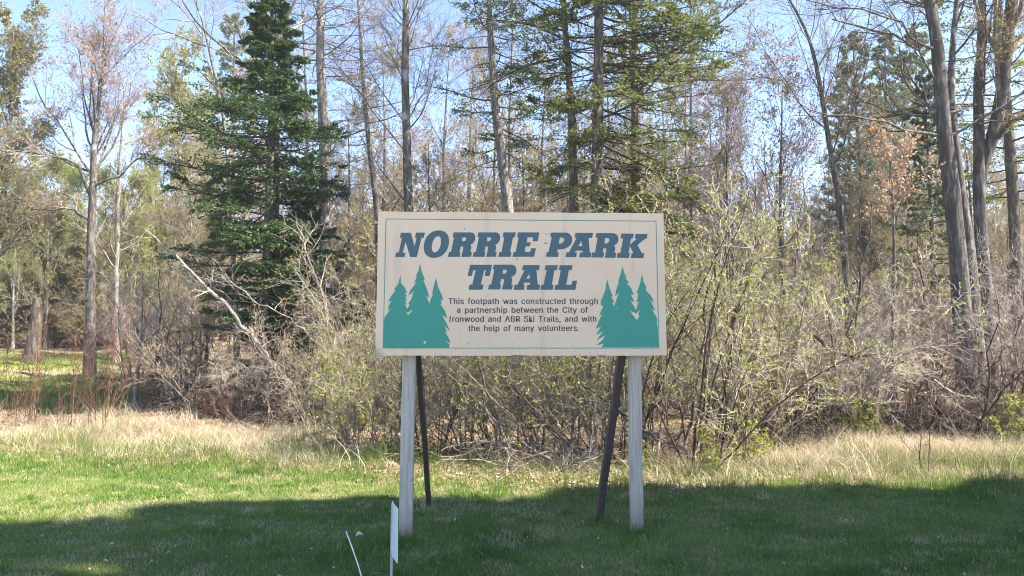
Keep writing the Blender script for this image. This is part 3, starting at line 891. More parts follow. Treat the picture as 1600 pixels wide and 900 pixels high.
# ---- trees one can tell apart
def trees():
    # left
    plant('maple_tree', bare_tree(11, 11.3, .15, n1=18, k2=8, k3=7, k4=4, t0=.42, ang=.62, l1=.38, bud='bud_red', nb=4, bs=.05, bark='bark_grey', path=pathw(142, 24, [(142, 420, 24), (143, 330, 24), (147, 250, 24), (150, 200, 24), (158, 120, 24), (168, 55, 24)]),
        extra=[P3w(142, 24, [(141, 305, 24, .06), (120, 250, 23.6, .04), (60, 240, 23, .03), (0, 236, 22.5, .02)]), P3w(142, 24, [(146, 292, 24, .05), (190, 270, 24, .035), (235, 235, 24, .02)]), P3w(142, 24, [(142, 345, 24, .05), (110, 325, 23.5, .035), (50, 328, 23, .02)])]), 142, 24,
        'tall grey maple with red buds standing over the red-stemmed shrubs', 'tree')
    plant('ash_tree', bare_tree(12, 12, .12, n1=16, k2=6, k3=6, k4=3, t0=.3, l1=.2, bark='bark_pale', twig='pink_twig', bud='bud_tan', nb=2, path=pathw(183, 28, [(181, 450, 28), (184, 330, 28), (188, 250, 28), (195, 120, 28)])), 183, 28,
        'slim straight pale trunk just right of the red-budded maple', 'tree')
    plant('snag', bare_tree(13, 2.5, .30, lean=(.05, 0), n1=6, k2=5, k3=4, k4=2, t0=.2, l1=.35, lr=.2, bark='bark_dark', tip=.5, bend=.02), 48, 30, 'thick broken grey-brown stump at the edge of the clearing', 'snag')
    plant('dead_tree', bare_tree(14, 3.1, .055, lean=(.02, 0), n1=14, k2=5, k3=3, k4=2, t0=.3, l1=.25, bark='wood_bleached', twig='twig_pale', up=.02), 214, 17.5,
        'short dead bleached sapling beside the red-stemmed shrubs', 'tree')
    plant('aspen_tree', bare_tree(21, 11.3, .13, n1=34, k2=9, k3=8, k4=4, t0=.08, l1=.24, ang=.7, up=.06, bark='bark_grey', twig='twig_grey', bud='cedar', nb=5, bs=.06), -18, 24,
        'broad airy olive tree cut by the left edge, reaching above the clearing', 'tree')
    plant('leaning_bare_tree', bare_tree(15, 14, .10, n1=11, k2=6, k3=5, k4=3, t0=.45, l1=.30, ang=.6, bark='bark_grey', twig='twig_grey', path=pathw(372, 30, [(365, 400, 30), (352, 200, 30), (335, 110, 30), (315, 30, 30), (290, -40, 30)]),
        extra=[P3w(372, 30, [(322, 72, 30, .04), (285, 60, 29.5, .03), (240, 38, 29, .02), (205, 15, 29, .01)]), P3w(372, 30, [(318, 55, 30, .035), (290, 20, 29.5, .02), (255, -10, 29, .012)])]), 372, 30,
        'thin bare tree leaning left above the yellow-green trees', 'tree')
    # the big fir
    fp = lambda u: np.interp(u, [0, .1, .25, .42, .52, .58, .64, .72, .85, 1], [.4, .6, .85, .95, 1.0, .8, .42, .32, .2, .03])
    plant('fir_tree', conifer(31, 10.8, .14, cb=.13, Lm=2.12, nb=165, kt=19, kl=8, kn=6, nl=.07, nw=.018, mat='fir', droop=-.10, prof=fp, lop=.15, elu=.05, bwig=.06, bend=.006), 410, 17.6,
        'large dark green fir left of the sign, branches to the ground', 'tree')
    plant('fir_tree', conifer(32, 4.6, .08, cb=.15, Lm=1.9, nb=60, kt=12, kl=6, kn=4, nl=.085, nw=.024, mat='fir', droop=-.05, sparse=.8), 478, 18.2,
        'smaller dark fir tucked right of the big fir', 'tree')
    plant('maple_tree', bare_tree(16, 14, .17, n1=12, k2=6, k3=5, k4=3, t0=.5, l1=.28, bark='bark_grey', path=pathw(430, 19.5, [(428, 400, 19.5), (428, 230, 19.5), (428, 150, 19.5), (420, 60, 19.5), (405, -60, 19.5), (400, -130, 19.5)]),
        extra=[P3w(430, 19.5, [(428, 165, 19.5, .13), (440, 120, 19.4, .11), (448, 70, 19.2, .10), (445, 0, 19, .09), (438, -80, 19, .07)])]), 430, 19.5,
        'grey maple with a forked trunk rising behind the big fir', 'tree')
    plant('larch_tree', conifer(33, 18, .19, bwig=.12, cb=.45, Lm=2.6, nb=60, kt=9, kl=5, kn=1, nl=.05, nw=.02, mat='bud_tan', droop=-.1, dead=46, deadL=2.4, bark='bark_pale', twig='twig_brown', path=pathw(510, 20.5, [(508, 400, 20.5), (506, 200, 20.5), (500, 90, 20.5), (500, 0, 20.5), (498, -150, 20.5), (498, -300, 20.5)])), 510, 20.5,
        'tall straight grey trunk with many dry side limbs right of the fir', 'tree')
    plant('larch_tree', conifer(34, 16, .11, bwig=.12, cb=.4, Lm=2.2, nb=50, kt=8, kl=5, kn=1, nl=.05, nw=.02, mat='bud_tan', droop=-.1, dead=34, deadL=2.0, bark='bark_grey', twig='twig_brown', path=pathw(596, 22, [(590, 330, 22), (577, 230, 22), (566, 120, 22), (560, 0, 22), (556, -120, 22)])), 596, 22,
        'curved thin larch leaning left between the fir and the sign', 'tree')
    plant('poplar_tree', bare_tree(17, 13, .075, n1=16, k2=6, k3=5, t0=.3, l1=.22, bark='bark_grey', twig='twig_grey', bud='bud_tan', nb=1, lean=(-.02, 0)), 468, 23,
        'thin bare tree seen between the forked maple and the straight grey trunk', 'tree')
    plant('maple_tree', bare_tree(18, 15, .14, n1=36, k2=9, k3=7, k4=3, t0=.24, l1=.19, lr=.45, ang=.7, up=.09, bark='bark_grey', twig='pink_twig', bud='bud_red', nb=1, bs=.03, path=pathw(640, 19, [(638, 400, 19), (636, 250, 19), (633, 120, 19), (634, 0, 19), (633, -150, 19), (632, -250, 19)]), tip=.3), 640, 19,
        'straight grey maple rising behind the top left corner of the sign', 'tree')
    # centre
    plant('spruce_tree', conifer(35, 17, .17, bwig=.12, cb=.3, Lm=2.2, nb=44, kt=12, kl=7, kn=4, nl=.065, nw=.017, mat='fir', droop=-.35, prof=.4, dead=30, deadL=2.0, bark='bark_pale', path=pathw(802, 20, [(796, 330, 20), (784, 250, 20), (774, 170, 20), (768, 80, 20), (764, 0, 20), (758, -150, 20), (752, -300, 20)]), sidebias=.2), 802, 20,
        'tall spruce with a pale bare trunk behind the middle of the sign', 'tree')
    plant('poplar_tree', bare_tree(19, 13.5, .075, lr=.7, n1=26, k2=8, k3=6, t0=.3, l1=.22, ang=.5, bark='bark_pale', twig='pink_twig', path=pathw(800, 24, [(797, 300, 24), (796, 200, 24), (800, 100, 24), (802, 0, 24), (805, -60, 24)])), 800, 24,
        'thin pale bare tree close beside the spruce trunk', 'tree')
    plant('pine_tree', conifer(36, 15.5, .12, bwig=.12, cb=.38, Lm=3.0, nb=40, kt=9, kl=6, kn=4, nl=.09, nw=.02, mat='pine', droop=-.05, prof=.3, dead=24, deadL=1.8, path=pathw(897, 17.5, [(896, 300, 17.5), (892, 150, 17.5), (884, 60, 17.5), (880, -20, 17.5), (874, -160, 17.5), (870, -260, 17.5)]), tt=(.4, 1)), 897, 17.5,
        'dark slim pine trunk left of the olive hemlock', 'tree')
    plant('hemlock_tree', conifer(37, 15, .19, bwig=.1, cb=.16, Lm=2.5, nb=125, kt=17, kl=8, kn=5, nl=.075, nw=.018, tt=(.05, 1), lop=-.25, mat='hemlock', droop=-.45, prof=.35, dead=20, deadL=1.6, sidebias=.4), 932, 16.5,
        'big olive green hemlock behind the right half of the sign', 'tree')
    plant('pine_tree', conifer(38, 19, .15, bwig=.12, cb=.4, Lm=4.0, nb=60, kt=11, kl=7, kn=4, nl=.10, nw=.018, mat='pine', droop=.0, prof=.4, dead=26, deadL=1.8, bark='bark_brown', tt=(.45, 1), tuft=.2, sidebias=.1), 1003, 21,
        'tall white pine with spreading plumes right of the hemlock', 'tree')
    plant('pine_tree', conifer(39, 15, .09, bwig=.1, cb=.3, Lm=2.6, nb=40, kt=10, kl=6, kn=4, nl=.11, nw=.018, mat='pine', droop=.1, prof=.6, dead=16, deadL=1.6, tt=(.5, 1), tuft=.3), 1088, 27,
        'bluish pine standing alone against the sky above the shrubs', 'tree')
    plant('cherry_tree', bare_tree(20, 7.2, .06, n1=20, k2=7, k3=6, k4=3, t0=.2, l1=.42, ang=.5, up=.14, bark='bark_dark', twig='pink_twig', bud='bud_red', nb=2, bs=.04), 1150, 17,
        'small cherry with pinkish buds right of the sign', 'tree')
    plant('cherry_tree', bare_tree(22, 7.6, .06, n1=20, k2=7, k3=6, k4=3, t0=.2, l1=.40, ang=.5, up=.14, bark='bark_dark', twig='pink_twig', bud='bud_red', nb=3, bs=.05), 1232, 18,
        'small cherry with the reddest buds, left of the leaning bare tree', 'tree')
    # right
    plant('leaning_bare_tree', bare_tree(23, 10, .085, lr=.7, n1=18, k2=7, k3=6, k4=3, t0=.3, l1=.42, ang=.7, bark='bark_grey', twig='twig_grey', path=pathw(1330, 17, [(1322, 400, 17), (1308, 290, 17), (1292, 200, 17), (1280, 120, 17), (1265, 60, 17), (1235, 0, 17), (1215, -50, 17)])), 1330, 17,
        'bare tree leaning left against the sky right of the cherries', 'tree')
    plant('oak_tree', bare_tree(24, 15, .195, n1=13, k2=8, k3=6, k4=3, t0=.35, l1=.26, lr=.5, ang=1.1, up=.04, bark='bark_oak', twig='twig_dark', bud='bud_yellow', nb=1, bs=.04, bend=.01, path=pathw(1508, 15.5, [(1500, 450, 15.5), (1492, 350, 15.5), (1480, 250, 15.5), (1472, 170, 15.5), (1465, 80, 15.5), (1452, 0, 15.5), (1440, -120, 15.5), (1435, -260, 15.5)]), tip=.4,
        extra=[P3w(1508, 15.5, [(1470, 212, 15.5, .035), (1420, 205, 15, .03), (1370, 190, 14.7, .018), (1320, 178, 14.5, .02), (1260, 170, 14.3, .01)]), P3w(1508, 15.5, [(1462, 78, 15.5, .035), (1425, 60, 15, .025), (1400, 30, 14.8, .018), (1340, 15, 14.5, .02), (1260, 0, 14.3, .01)]),
               P3w(1508, 15.5, [(1464, 130, 15.5, .03), (1430, 70, 15, .02), (1380, 55, 15, .025), (1300, 30, 14.8, .015)])]), 1508, 15.5,
        'thick dark oak trunk, the left one of the big trunks by the brush', 'tree')
    plant('oak_tree', bare_tree(25, 14, .13, n1=8, k2=6, k3=5, k4=3, t0=.45, l1=.3, bark='bark_grey', twig='twig_grey', bend=.01, path=pathw(1530, 16.1, [(1518, 420, 16.1), (1505, 330, 16.1), (1495, 250, 16.1), (1485, 150, 16.1), (1490, 60, 16.1), (1500, -60, 16.1), (1510, -200, 16.1)])), 1530, 16.1,
        'paler slim trunk pressed against the right side of the thick dark oak', 'tree')
    plant('oak_tree', bare_tree(26, 15, .145, n1=12, k2=8, k3=6, k4=3, t0=.4, l1=.25, lr=.55, ang=.9, up=.05, bark='bark_oak', twig='twig_brown', bud='bud_yellow', nb=2, bs=.04, bend=.01, path=pathw(1545, 16.8, [(1535, 400, 16.8), (1528, 300, 16.8), (1530, 230, 16.8), (1528, 150, 16.8), (1533, 60, 16.8), (1535, -60, 16.8), (1540, -220, 16.8)]), tip=.4,
        extra=[P3w(1545, 16.8, [(1532, 300, 16.85, .11), (1538, 255, 16.8, .13), (1550, 205, 16.75, .14), (1563, 150, 16.6, .135), (1575, 80, 16.4, .12), (1592, -40, 16, .13), (1600, -150, 16, .1)]), P3w(1545, 16.8, [(1560, 215, 16.6, .05), (1580, 190, 16.2, .045), (1610, 180, 16, .03)])]), 1545, 16.8,
        'two-stemmed oak whose right stem leans out near the right edge', 'tree')
    plant('beech_tree', bare_tree(27, 5.7, .05, n1=16, k2=6, k3=5, k4=2, t0=.66, l1=.24, ang=.8, bark='bark_grey', twig='twig_grey', bud='leaf_orange', nb=1, bs=.065), 1392, 15,
        'small beech still holding pale orange dead leaves left of the oaks', 'tree')
    plant('spruce_tree', conifer(40, 9, .1, cb=.15, Lm=1.7, nb=70, kt=10, kl=5, kn=3, nl=.10, nw=.028, mat='fir', droop=-.2), 1462, 22,
        'dark spruce half hidden behind the thick dark oak', 'tree')
    plant('hemlock_tree', conifer(41, 17, .2, cb=.3, Lm=3.2, nb=70, kt=11, kl=6, kn=3, nl=.11, nw=.028, mat='hemlock', droop=-.15, prof=.5), 1592, 22,
        'olive hemlock behind the two-stemmed oak', 'tree')
trees()

# ---- groups of similar trees further back
def background():
    pines = [conifer(51, 17, .2, cb=.2, Lm=3.0, nb=80, kt=9, kl=6, kn=3, nl=.18, nw=.035, mat='pine', droop=.05, prof=.6, tt=(.3, 1), tuft=.25, twig='twig_brown', bark='bark_brown', dead=10),
             conifer(52, 15, .18, cb=.15, Lm=2.6, nb=80, kt=9, kl=6, kn=3, nl=.17, nw=.035, mat='hemlock', droop=-.1, prof=.7, twig='twig_brown', bark='bark_brown', dead=10)]
    row('pine_tree', pines, [(352, 44, 1.12, 0), (318, 50, .95, 1), (1335, 38, .86, 0), (1385, 40, .93, 1), (1425, 43, .95, 0), (1355, 33, .84, 0), (1405, 35, .88, 0), (1448, 36, .9, 0), (-60, 40, 1, 1)], 'hazy olive pine', 'in the far row', 'tree', 'pines standing far back in the wood', TC, 3)
    budding = [bare_tree(53, 13, .11, n1=28, k2=8, k3=6, k4=3, t0=.15, l1=.24, ang=.5, up=.12, bark='bark_pale', twig='twig_pale', bud='bud_yellow', nb=9, bs=.07),
               bare_tree(54, 12, .10, n1=28, k2=8, k3=6, k4=3, t0=.15, l1=.28, ang=.6, up=.10, bark='bark_pale', twig='twig_grey', bud='bud_green', nb=9, bs=.065)]
    row('aspen_tree', budding, [(262, 36, 1.12, 0), (232, 42, 1.0, 0), (296, 40, 1.0, 1), (205, 33, .62, 1), (70, 37, .72, 1), (20, 36, .62, 1), (110, 39, .7, 1), (-30, 33, .5, 1), (45, 42, .8, 0), (90, 44, .8, 1), (150, 43, .75, 1), (0, 41, .75, 1), (180, 38, .6, 1)], 'aspen with young yellow-green leaves', 'beyond the clearing', 'tree', 'leafing aspens beyond the clearing', TC, 4)
    ced = [conifer(58, 5.5, .09, bwig=.12, cb=.05, Lm=1.5, nb=80, kt=10, kl=6, kn=4, nl=.12, nw=.035, mat='cedar', droop=0, prof=.6, tuft=.2, twig='twig_brown')]
    row('cedar_tree', ced, [(-25, 37, 1.1), (12, 39, 1.3), (48, 37.5, 1.0), (85, 40, 1.2), (118, 38, .9), (160, 41, 1.1), (205, 39, 1.0), (240, 41, 1.1)], 'low yellow-green cedar', 'behind the clearing', 'tree', 'low cedars behind the clearing', TC, 41)
    pink = [bare_tree(55, 11, .11, n1=24, k2=8, k3=6, k4=3, t0=.2, l1=.28, ang=.6, up=.09, bark='bark_grey', twig='pink_twig', bud='bud_tan', nb=3, bs=.06),
            bare_tree(56, 12, .10, n1=24, k2=7, k3=6, k4=3, t0=.25, l1=.25, ang=.6, up=.10, bark='bark_pale', twig='twig_grey', bud='bud_red', nb=2, bs=.06),
            bare_tree(57, 10, .09, n1=24, k2=8, k3=6, k4=3, t0=.12, l1=.3, ang=.7, up=.07, bark='bark_brown', twig='twig_brown', bud='bud_tan', nb=4, bs=.07)]
    rng = random.Random(8)
    it = []
    for px in range(150, 1680, 46):
        Y = rng.uniform(27, 44)
        top = 215 + 55 * math.sin(px * .011) + rng.uniform(-35, 45)
        if px < 420: top += 20
        if 1040 < px < 1290: top += 10
        s = hz(px, top, Y) / 11.5
        it.append((px + rng.uniform(-14, 14), Y, s))
    row('bare_tree', pink, it, 'thin bare tree with pinkish crown', 'in the wood', 'tree', 'bare trees filling the wood behind', TC, 5)
    it = []
    for px in range(530, 1120, 42):
        Y = rng.uniform(24, 34)
        it.append((px + rng.uniform(-14, 14), Y, hz(px, rng.uniform(70, 200), Y) / 11.5))
    row('bare_tree', pink, it, 'tall thin bare tree', 'seen above the sign', 'tree', 'bare trees rising above the sign', TC, 51)
    it = []
    for px in range(-40, 1680, 60):
        Y = rng.uniform(20, 28)
        s = hz(px, 335 + rng.uniform(-40, 60), Y) / 11.
        if 330 < px < 450 or px < 250: continue
        it.append((px + rng.uniform(-18, 18), Y, s, 2))
    row('sapling', pink, it, 'short bare brown sapling', 'in the understory', 'sapling', 'bare saplings of the understory', TC, 6)
background()

# ---- far-off wood: one mass
def far_wood():
    rng = np.random.default_rng(77)
    mb = MB()
    n = 1150
    Y = rng.uniform(48, 110, n); px = rng.uniform(-300, 1900, n); X = (px - 800) / FPX * Y
    H = rng.uniform(7, 12, n)
    B = np.stack([X, Y, gz(X, Y) - .2], 1)
    D = np.stack([rng.normal(size=n) * .04, rng.normal(size=n) * .04, np.ones(n)], 1)
    P0, R0 = grow(rng, B, D, H, rng.uniform(.06, .16, n), 5, .02, .03, .2)
    mb.tubes(P0, R0, 4, 0, rng)
    P1, R1 = spawn(rng, P0, R0, 15, (.03, 1), (.7, .2), (.14, .32), 3, .06, .1, .4)
    mb.tubes(P1, R1, 3, 1, rng)
    P2, R2 = spawn(rng, P1, R1, 5, (.2, 1), (.7, .2), (.3, .6), 2, .05, .15, .6, rmin=.012)
    mb.tubes(P2, R2, 3, 1, rng)
    B, D = pts_on(rng, P2, 3, (.1, 1))
    mb.leaves(rng, B, D + rng.normal(size=B.shape) * .8, .34 * rng.uniform(.5, 1.3, len(B)), .07, 2)
    me = mb.mesh('distant_woods', [M['bark_grey'], M['twig_brown'], M['bud_tan']])
    tag(link('distant_woods', me), 'far-off bare wood closing the view behind all the nearer trees', 'woods', kind='stuff')
far_wood()

# ------------------------------------------------------------------ shrubs
def shrubs():
    G = [shrub(61, 3.9, 9, .38, 8, 6, 3, 'twig_brown', 'twig_grey', 'bud_green', 4, .04, tr=.003, wig=.10, w2=.2),
         shrub(62, 4.1, 8, .46, 8, 5, 3, 'twig_dark', 'twig_pale', 'bud_green', 4, .04, tr=.003, wig=.10, w2=.2),
         shrub(63, 3.6, 9, .6, 8, 5, 3, 'twig_brown', 'twig_pale', 'bud_green', 3, .04, tr=.003, wig=.13, w2=.24),
         shrub(64, 3.8, 8, .36, 8, 5, 3, 'twig_dark', 'twig_grey', 'bud_green', 4, .04, tr=.003, wig=.09, w2=.2)]
    items = [(560, 12.2, .62), (615, 12.0, .86), (668, 11.5, .80), (725, 12.3, .88), (780, 11.5, .84), (835, 12.0, .9), (885, 11.3, .95), (935, 11.8, 1.0),
             (985, 11.4, 1.04), (1040, 11.1, 1.04), (1090, 10.9, 1.02), (1145, 12.0, 1.05), (1200, 12.8, 1.0), (1260, 13.8, .95), (520, 14.5, .62)]
    row('shrub', G, items, 'tall yellow-green budding shrub', 'behind the sign', 'shrub', 'budding shrubs behind the sign', SB, 7)
    # bare tangle
    T = [shrub(71, 3.0, 10, .75, 8, 6, 3, 'twig_brown', 'twig_pale', None, 0, .03, wig=.16, w2=.22, up=-.01, tr=.003),
         shrub(72, 2.8, 10, .9, 8, 6, 3, 'twig_dark', 'twig_brown', None, 0, .03, wig=.18, w2=.24, up=-.02, tr=.003),
         shrub(73, 3.2, 9, .6, 8, 6, 3, 'twig_brown', 'pink_twig', 'bud_tan', 2, .035, wig=.14, w2=.2, up=0, tr=.003)]
    rng = random.Random(9)
    it = []
    for Y0, step, top in ((13.4, 66, 470), (16, 66, 420), (20, 70, 370)):
        px = 1130 + rng.uniform(0, 30)
        while px < 1720:
            Y = Y0 + rng.uniform(-.7, .7)
            it.append((px, Y, hz(px, top + rng.uniform(-60, 40), Y) / 2.9)); px += step * rng.uniform(.8, 1.2)
    row('brush_shrub', T, it, 'bare tangled brush shrub', 'right of the sign', 'shrub', 'bare brush right of the sign', SB, 10)
    it = []
    for Y0, step, top in ((16, 75, 430), (20, 75, 400)):
        px = 520
        while px < 1150:
            Y = Y0 + rng.uniform(-.8, .8)
            it.append((px, Y, hz(px, top + rng.uniform(-50, 50), Y) / 2.9)); px += step * rng.uniform(.8, 1.2)
    row('brush_shrub', T, it, 'bare brown undergrowth shrub', 'behind the budding thicket', 'shrub', 'bare undergrowth behind the sign', SB, 11)
    it = []
    for px, Y, top in ((215, 22, 400), (262, 21, 380), (300, 23, 395), (238, 27, 420), (10, 37, 450), (60, 38, 470), (100, 38, 455), (160, 38, 460), (195, 37, 455), (-30, 36, 430), (340, 26, 420), (515, 19, 420), (550, 17, 440), (318, 16.6, 500), (372, 16.3, 520), (425, 16.6, 510), (470, 16, 470), (505, 15, 450), (262, 18, 470)):
        it.append((px, Y, hz(px, top, Y) / 2.9))
    row('brush_shrub', T, it, 'pale bare twiggy bush', 'near the big fir', 'shrub', 'twiggy bushes on the left', SB, 12)
    # low heaps of dead twigs below the fir and in the brush
    Hp = [shrub(81, 1.5, 14, 1.8, 8, 6, 3, 'twig_dark', 'twig_dark', None, 0, .03, wig=.22, w2=.3, up=-.06, r=.025, basew=.6),
          shrub(82, 1.6, 14, 2.2, 8, 6, 3, 'twig_dark', 'twig_brown', None, 0, .03, wig=.22, w2=.3, up=-.08, r=.022, basew=.8)]
    row('brush_pile', Hp, [(300, 17.2, .8), (345, 16.6, .9), (390, 16.4, .85), (440, 16.8, .9), (490, 16.2, .75), (530, 15.4, .7), (270, 18.4, .8), (360, 18.5, 1.1), (420, 19, 1.2), (470, 20, 1.3)],
        'dark heap of dead twigs', 'under the big fir', 'brush pile', 'heaps of dead twigs under the fir', SB, 13)
    row('brush_pile', Hp, [(1300, 13.6, 1.0), (1345, 13.2, 1.1), (1400, 13.4, 1.15), (1450, 13.2, 1.1), (1510, 13.8, 1.2), (1560, 13.3, 1.1), (1610, 13.6, 1.1), (1240, 13.0, .8), (1190, 12.4, .7), (1380, 14.8, 1.4), (1470, 15, 1.5), (1290, 15.2, 1.3), (1550, 15.4, 1.4)],
        'matted heap of dead brush', 'below the oaks', 'brush pile', 'heaps of dead brush below the oaks', SB, 14)
    row('brush_pile', Hp, [(600, 13.0, .6), (680, 12.2, .6), (760, 12.0, .65), (850, 12.0, .7), (930, 12.0, .7), (1010, 11.8, .7), (1080, 11.6, .65)],
        'low heap of fallen twigs', 'under the thicket', 'brush pile', 'heaps of twigs behind the sign', SB, 15)
    # red-stemmed dogwood
    R = [shrub(91, 1.9, 11, .35, 5, 3, 1, 'twig_red', 'twig_red', None, 0, wig=.07, r=.0055, basew=.25, tr=.002),
         shrub(92, 1.7, 8, .55, 5, 3, 1, 'twig_red', 'twig_red', None, 0, wig=.08, r=.0055, basew=.25, tr=.002)]
    row('dogwood_shrub', R, [(50, 15.5, 1.3), (112, 15.2, 1.2), (165, 15.0, 1.5), (25, 16.5, 1.1), (240, 17, .7), (-15, 15.8, 1.2), (355, 15.6, .5), (375, 16.0, .55), (335, 16.1, .45)],
        'red-stemmed dogwood', 'left of the sign', 'shrub', 'red-stemmed dogwoods on the left', SB, 16)
    # young green seedlings
    S = [shrub(93, .7, 5, .3, 4, 3, 2, 'twig_brown', 'twig_brown', 'bud_green', 6, .05, r=.006, basew=.1)]
    row('seedling', S, [(1322, 12.6, 1.1), (1345, 12.7, 1.0), (1385, 12.4, .9), (1565, 12.6, 1.2), (1590, 12.9, 1.1), (1160, 10.4, .9), (1110, 10.0, .8), (545, 14, 1.8), (570, 13.4, 1.6), (530, 13.2, 1.2), (1000, 9.9, .7)],
        'bright green leafy seedling', 'at the edge of the brush', 'seedling', 'leafy seedlings at the brush edge', SB, 17)
shrubs()

# ------------------------------------------------------------------ logs, poles and sticks
def stick(name, pts, label, cat, mat='wood_bleached', side=6, k=0, group=None, seed=0, twig='twig_pale', kl=(.25, .5), w=.02, k2=4):
    """pts: (px, py, depth, radius)"""
    rng = np.random.default_rng(seed)
    W3 = np.array([[*at(px, py, Y), r] for px, py, Y, r in pts])
    o0 = W3[0, :3].copy()
    t = np.linspace(0, 1, len(W3)); n = max(6, len(W3) * 3); q = np.linspace(0, 1, n)
    A = np.stack([np.interp(q, t, W3[:, c]) for c in range(4)], 1)
    P = A[None, :, :3] - o0; P[:, 1:-1] += rng.normal(size=(1, n - 2, 3)) * w
    R = A[None, :, 3] * (1 + rng.normal(size=(1, n)) * .08)
    root = thing(name, tuple(o0), label, cat, group)
    mb = MB(); mb.tubes(P, R, 7, 0, rng, .08, cap=True)
    link('trunk' if k else 'stick', mb.mesh(name, [M[mat]], True), root)
    if k:
        cr = MB()
        P1, R1 = spawn(rng, P, R, k, (.15, 1), (.8, .3), kl, 5, -.01, .15, .35, rmin=.004)
        cr.tubes(P1, R1, 3, 0, rng)
        P2, R2 = spawn(rng, P1, R1, k2, (.15, 1), (.7, .3), (.3, .6), 4, -.01, .18, .6, rmin=.003)
        cr.tubes(P2, R2, 3, 0, rng)
        P3, R3 = spawn(rng, P2, R2, 3, (.15, 1), (.7, .3), (.3, .7), 3, -.01, .18, .7, rmin=.0025)
        cr.tubes(P3, R3, 3, 0, rng)
        link('crown' if k > 5 else 'foliage', cr.mesh('twigs', [M[twig]]), root)
    return root
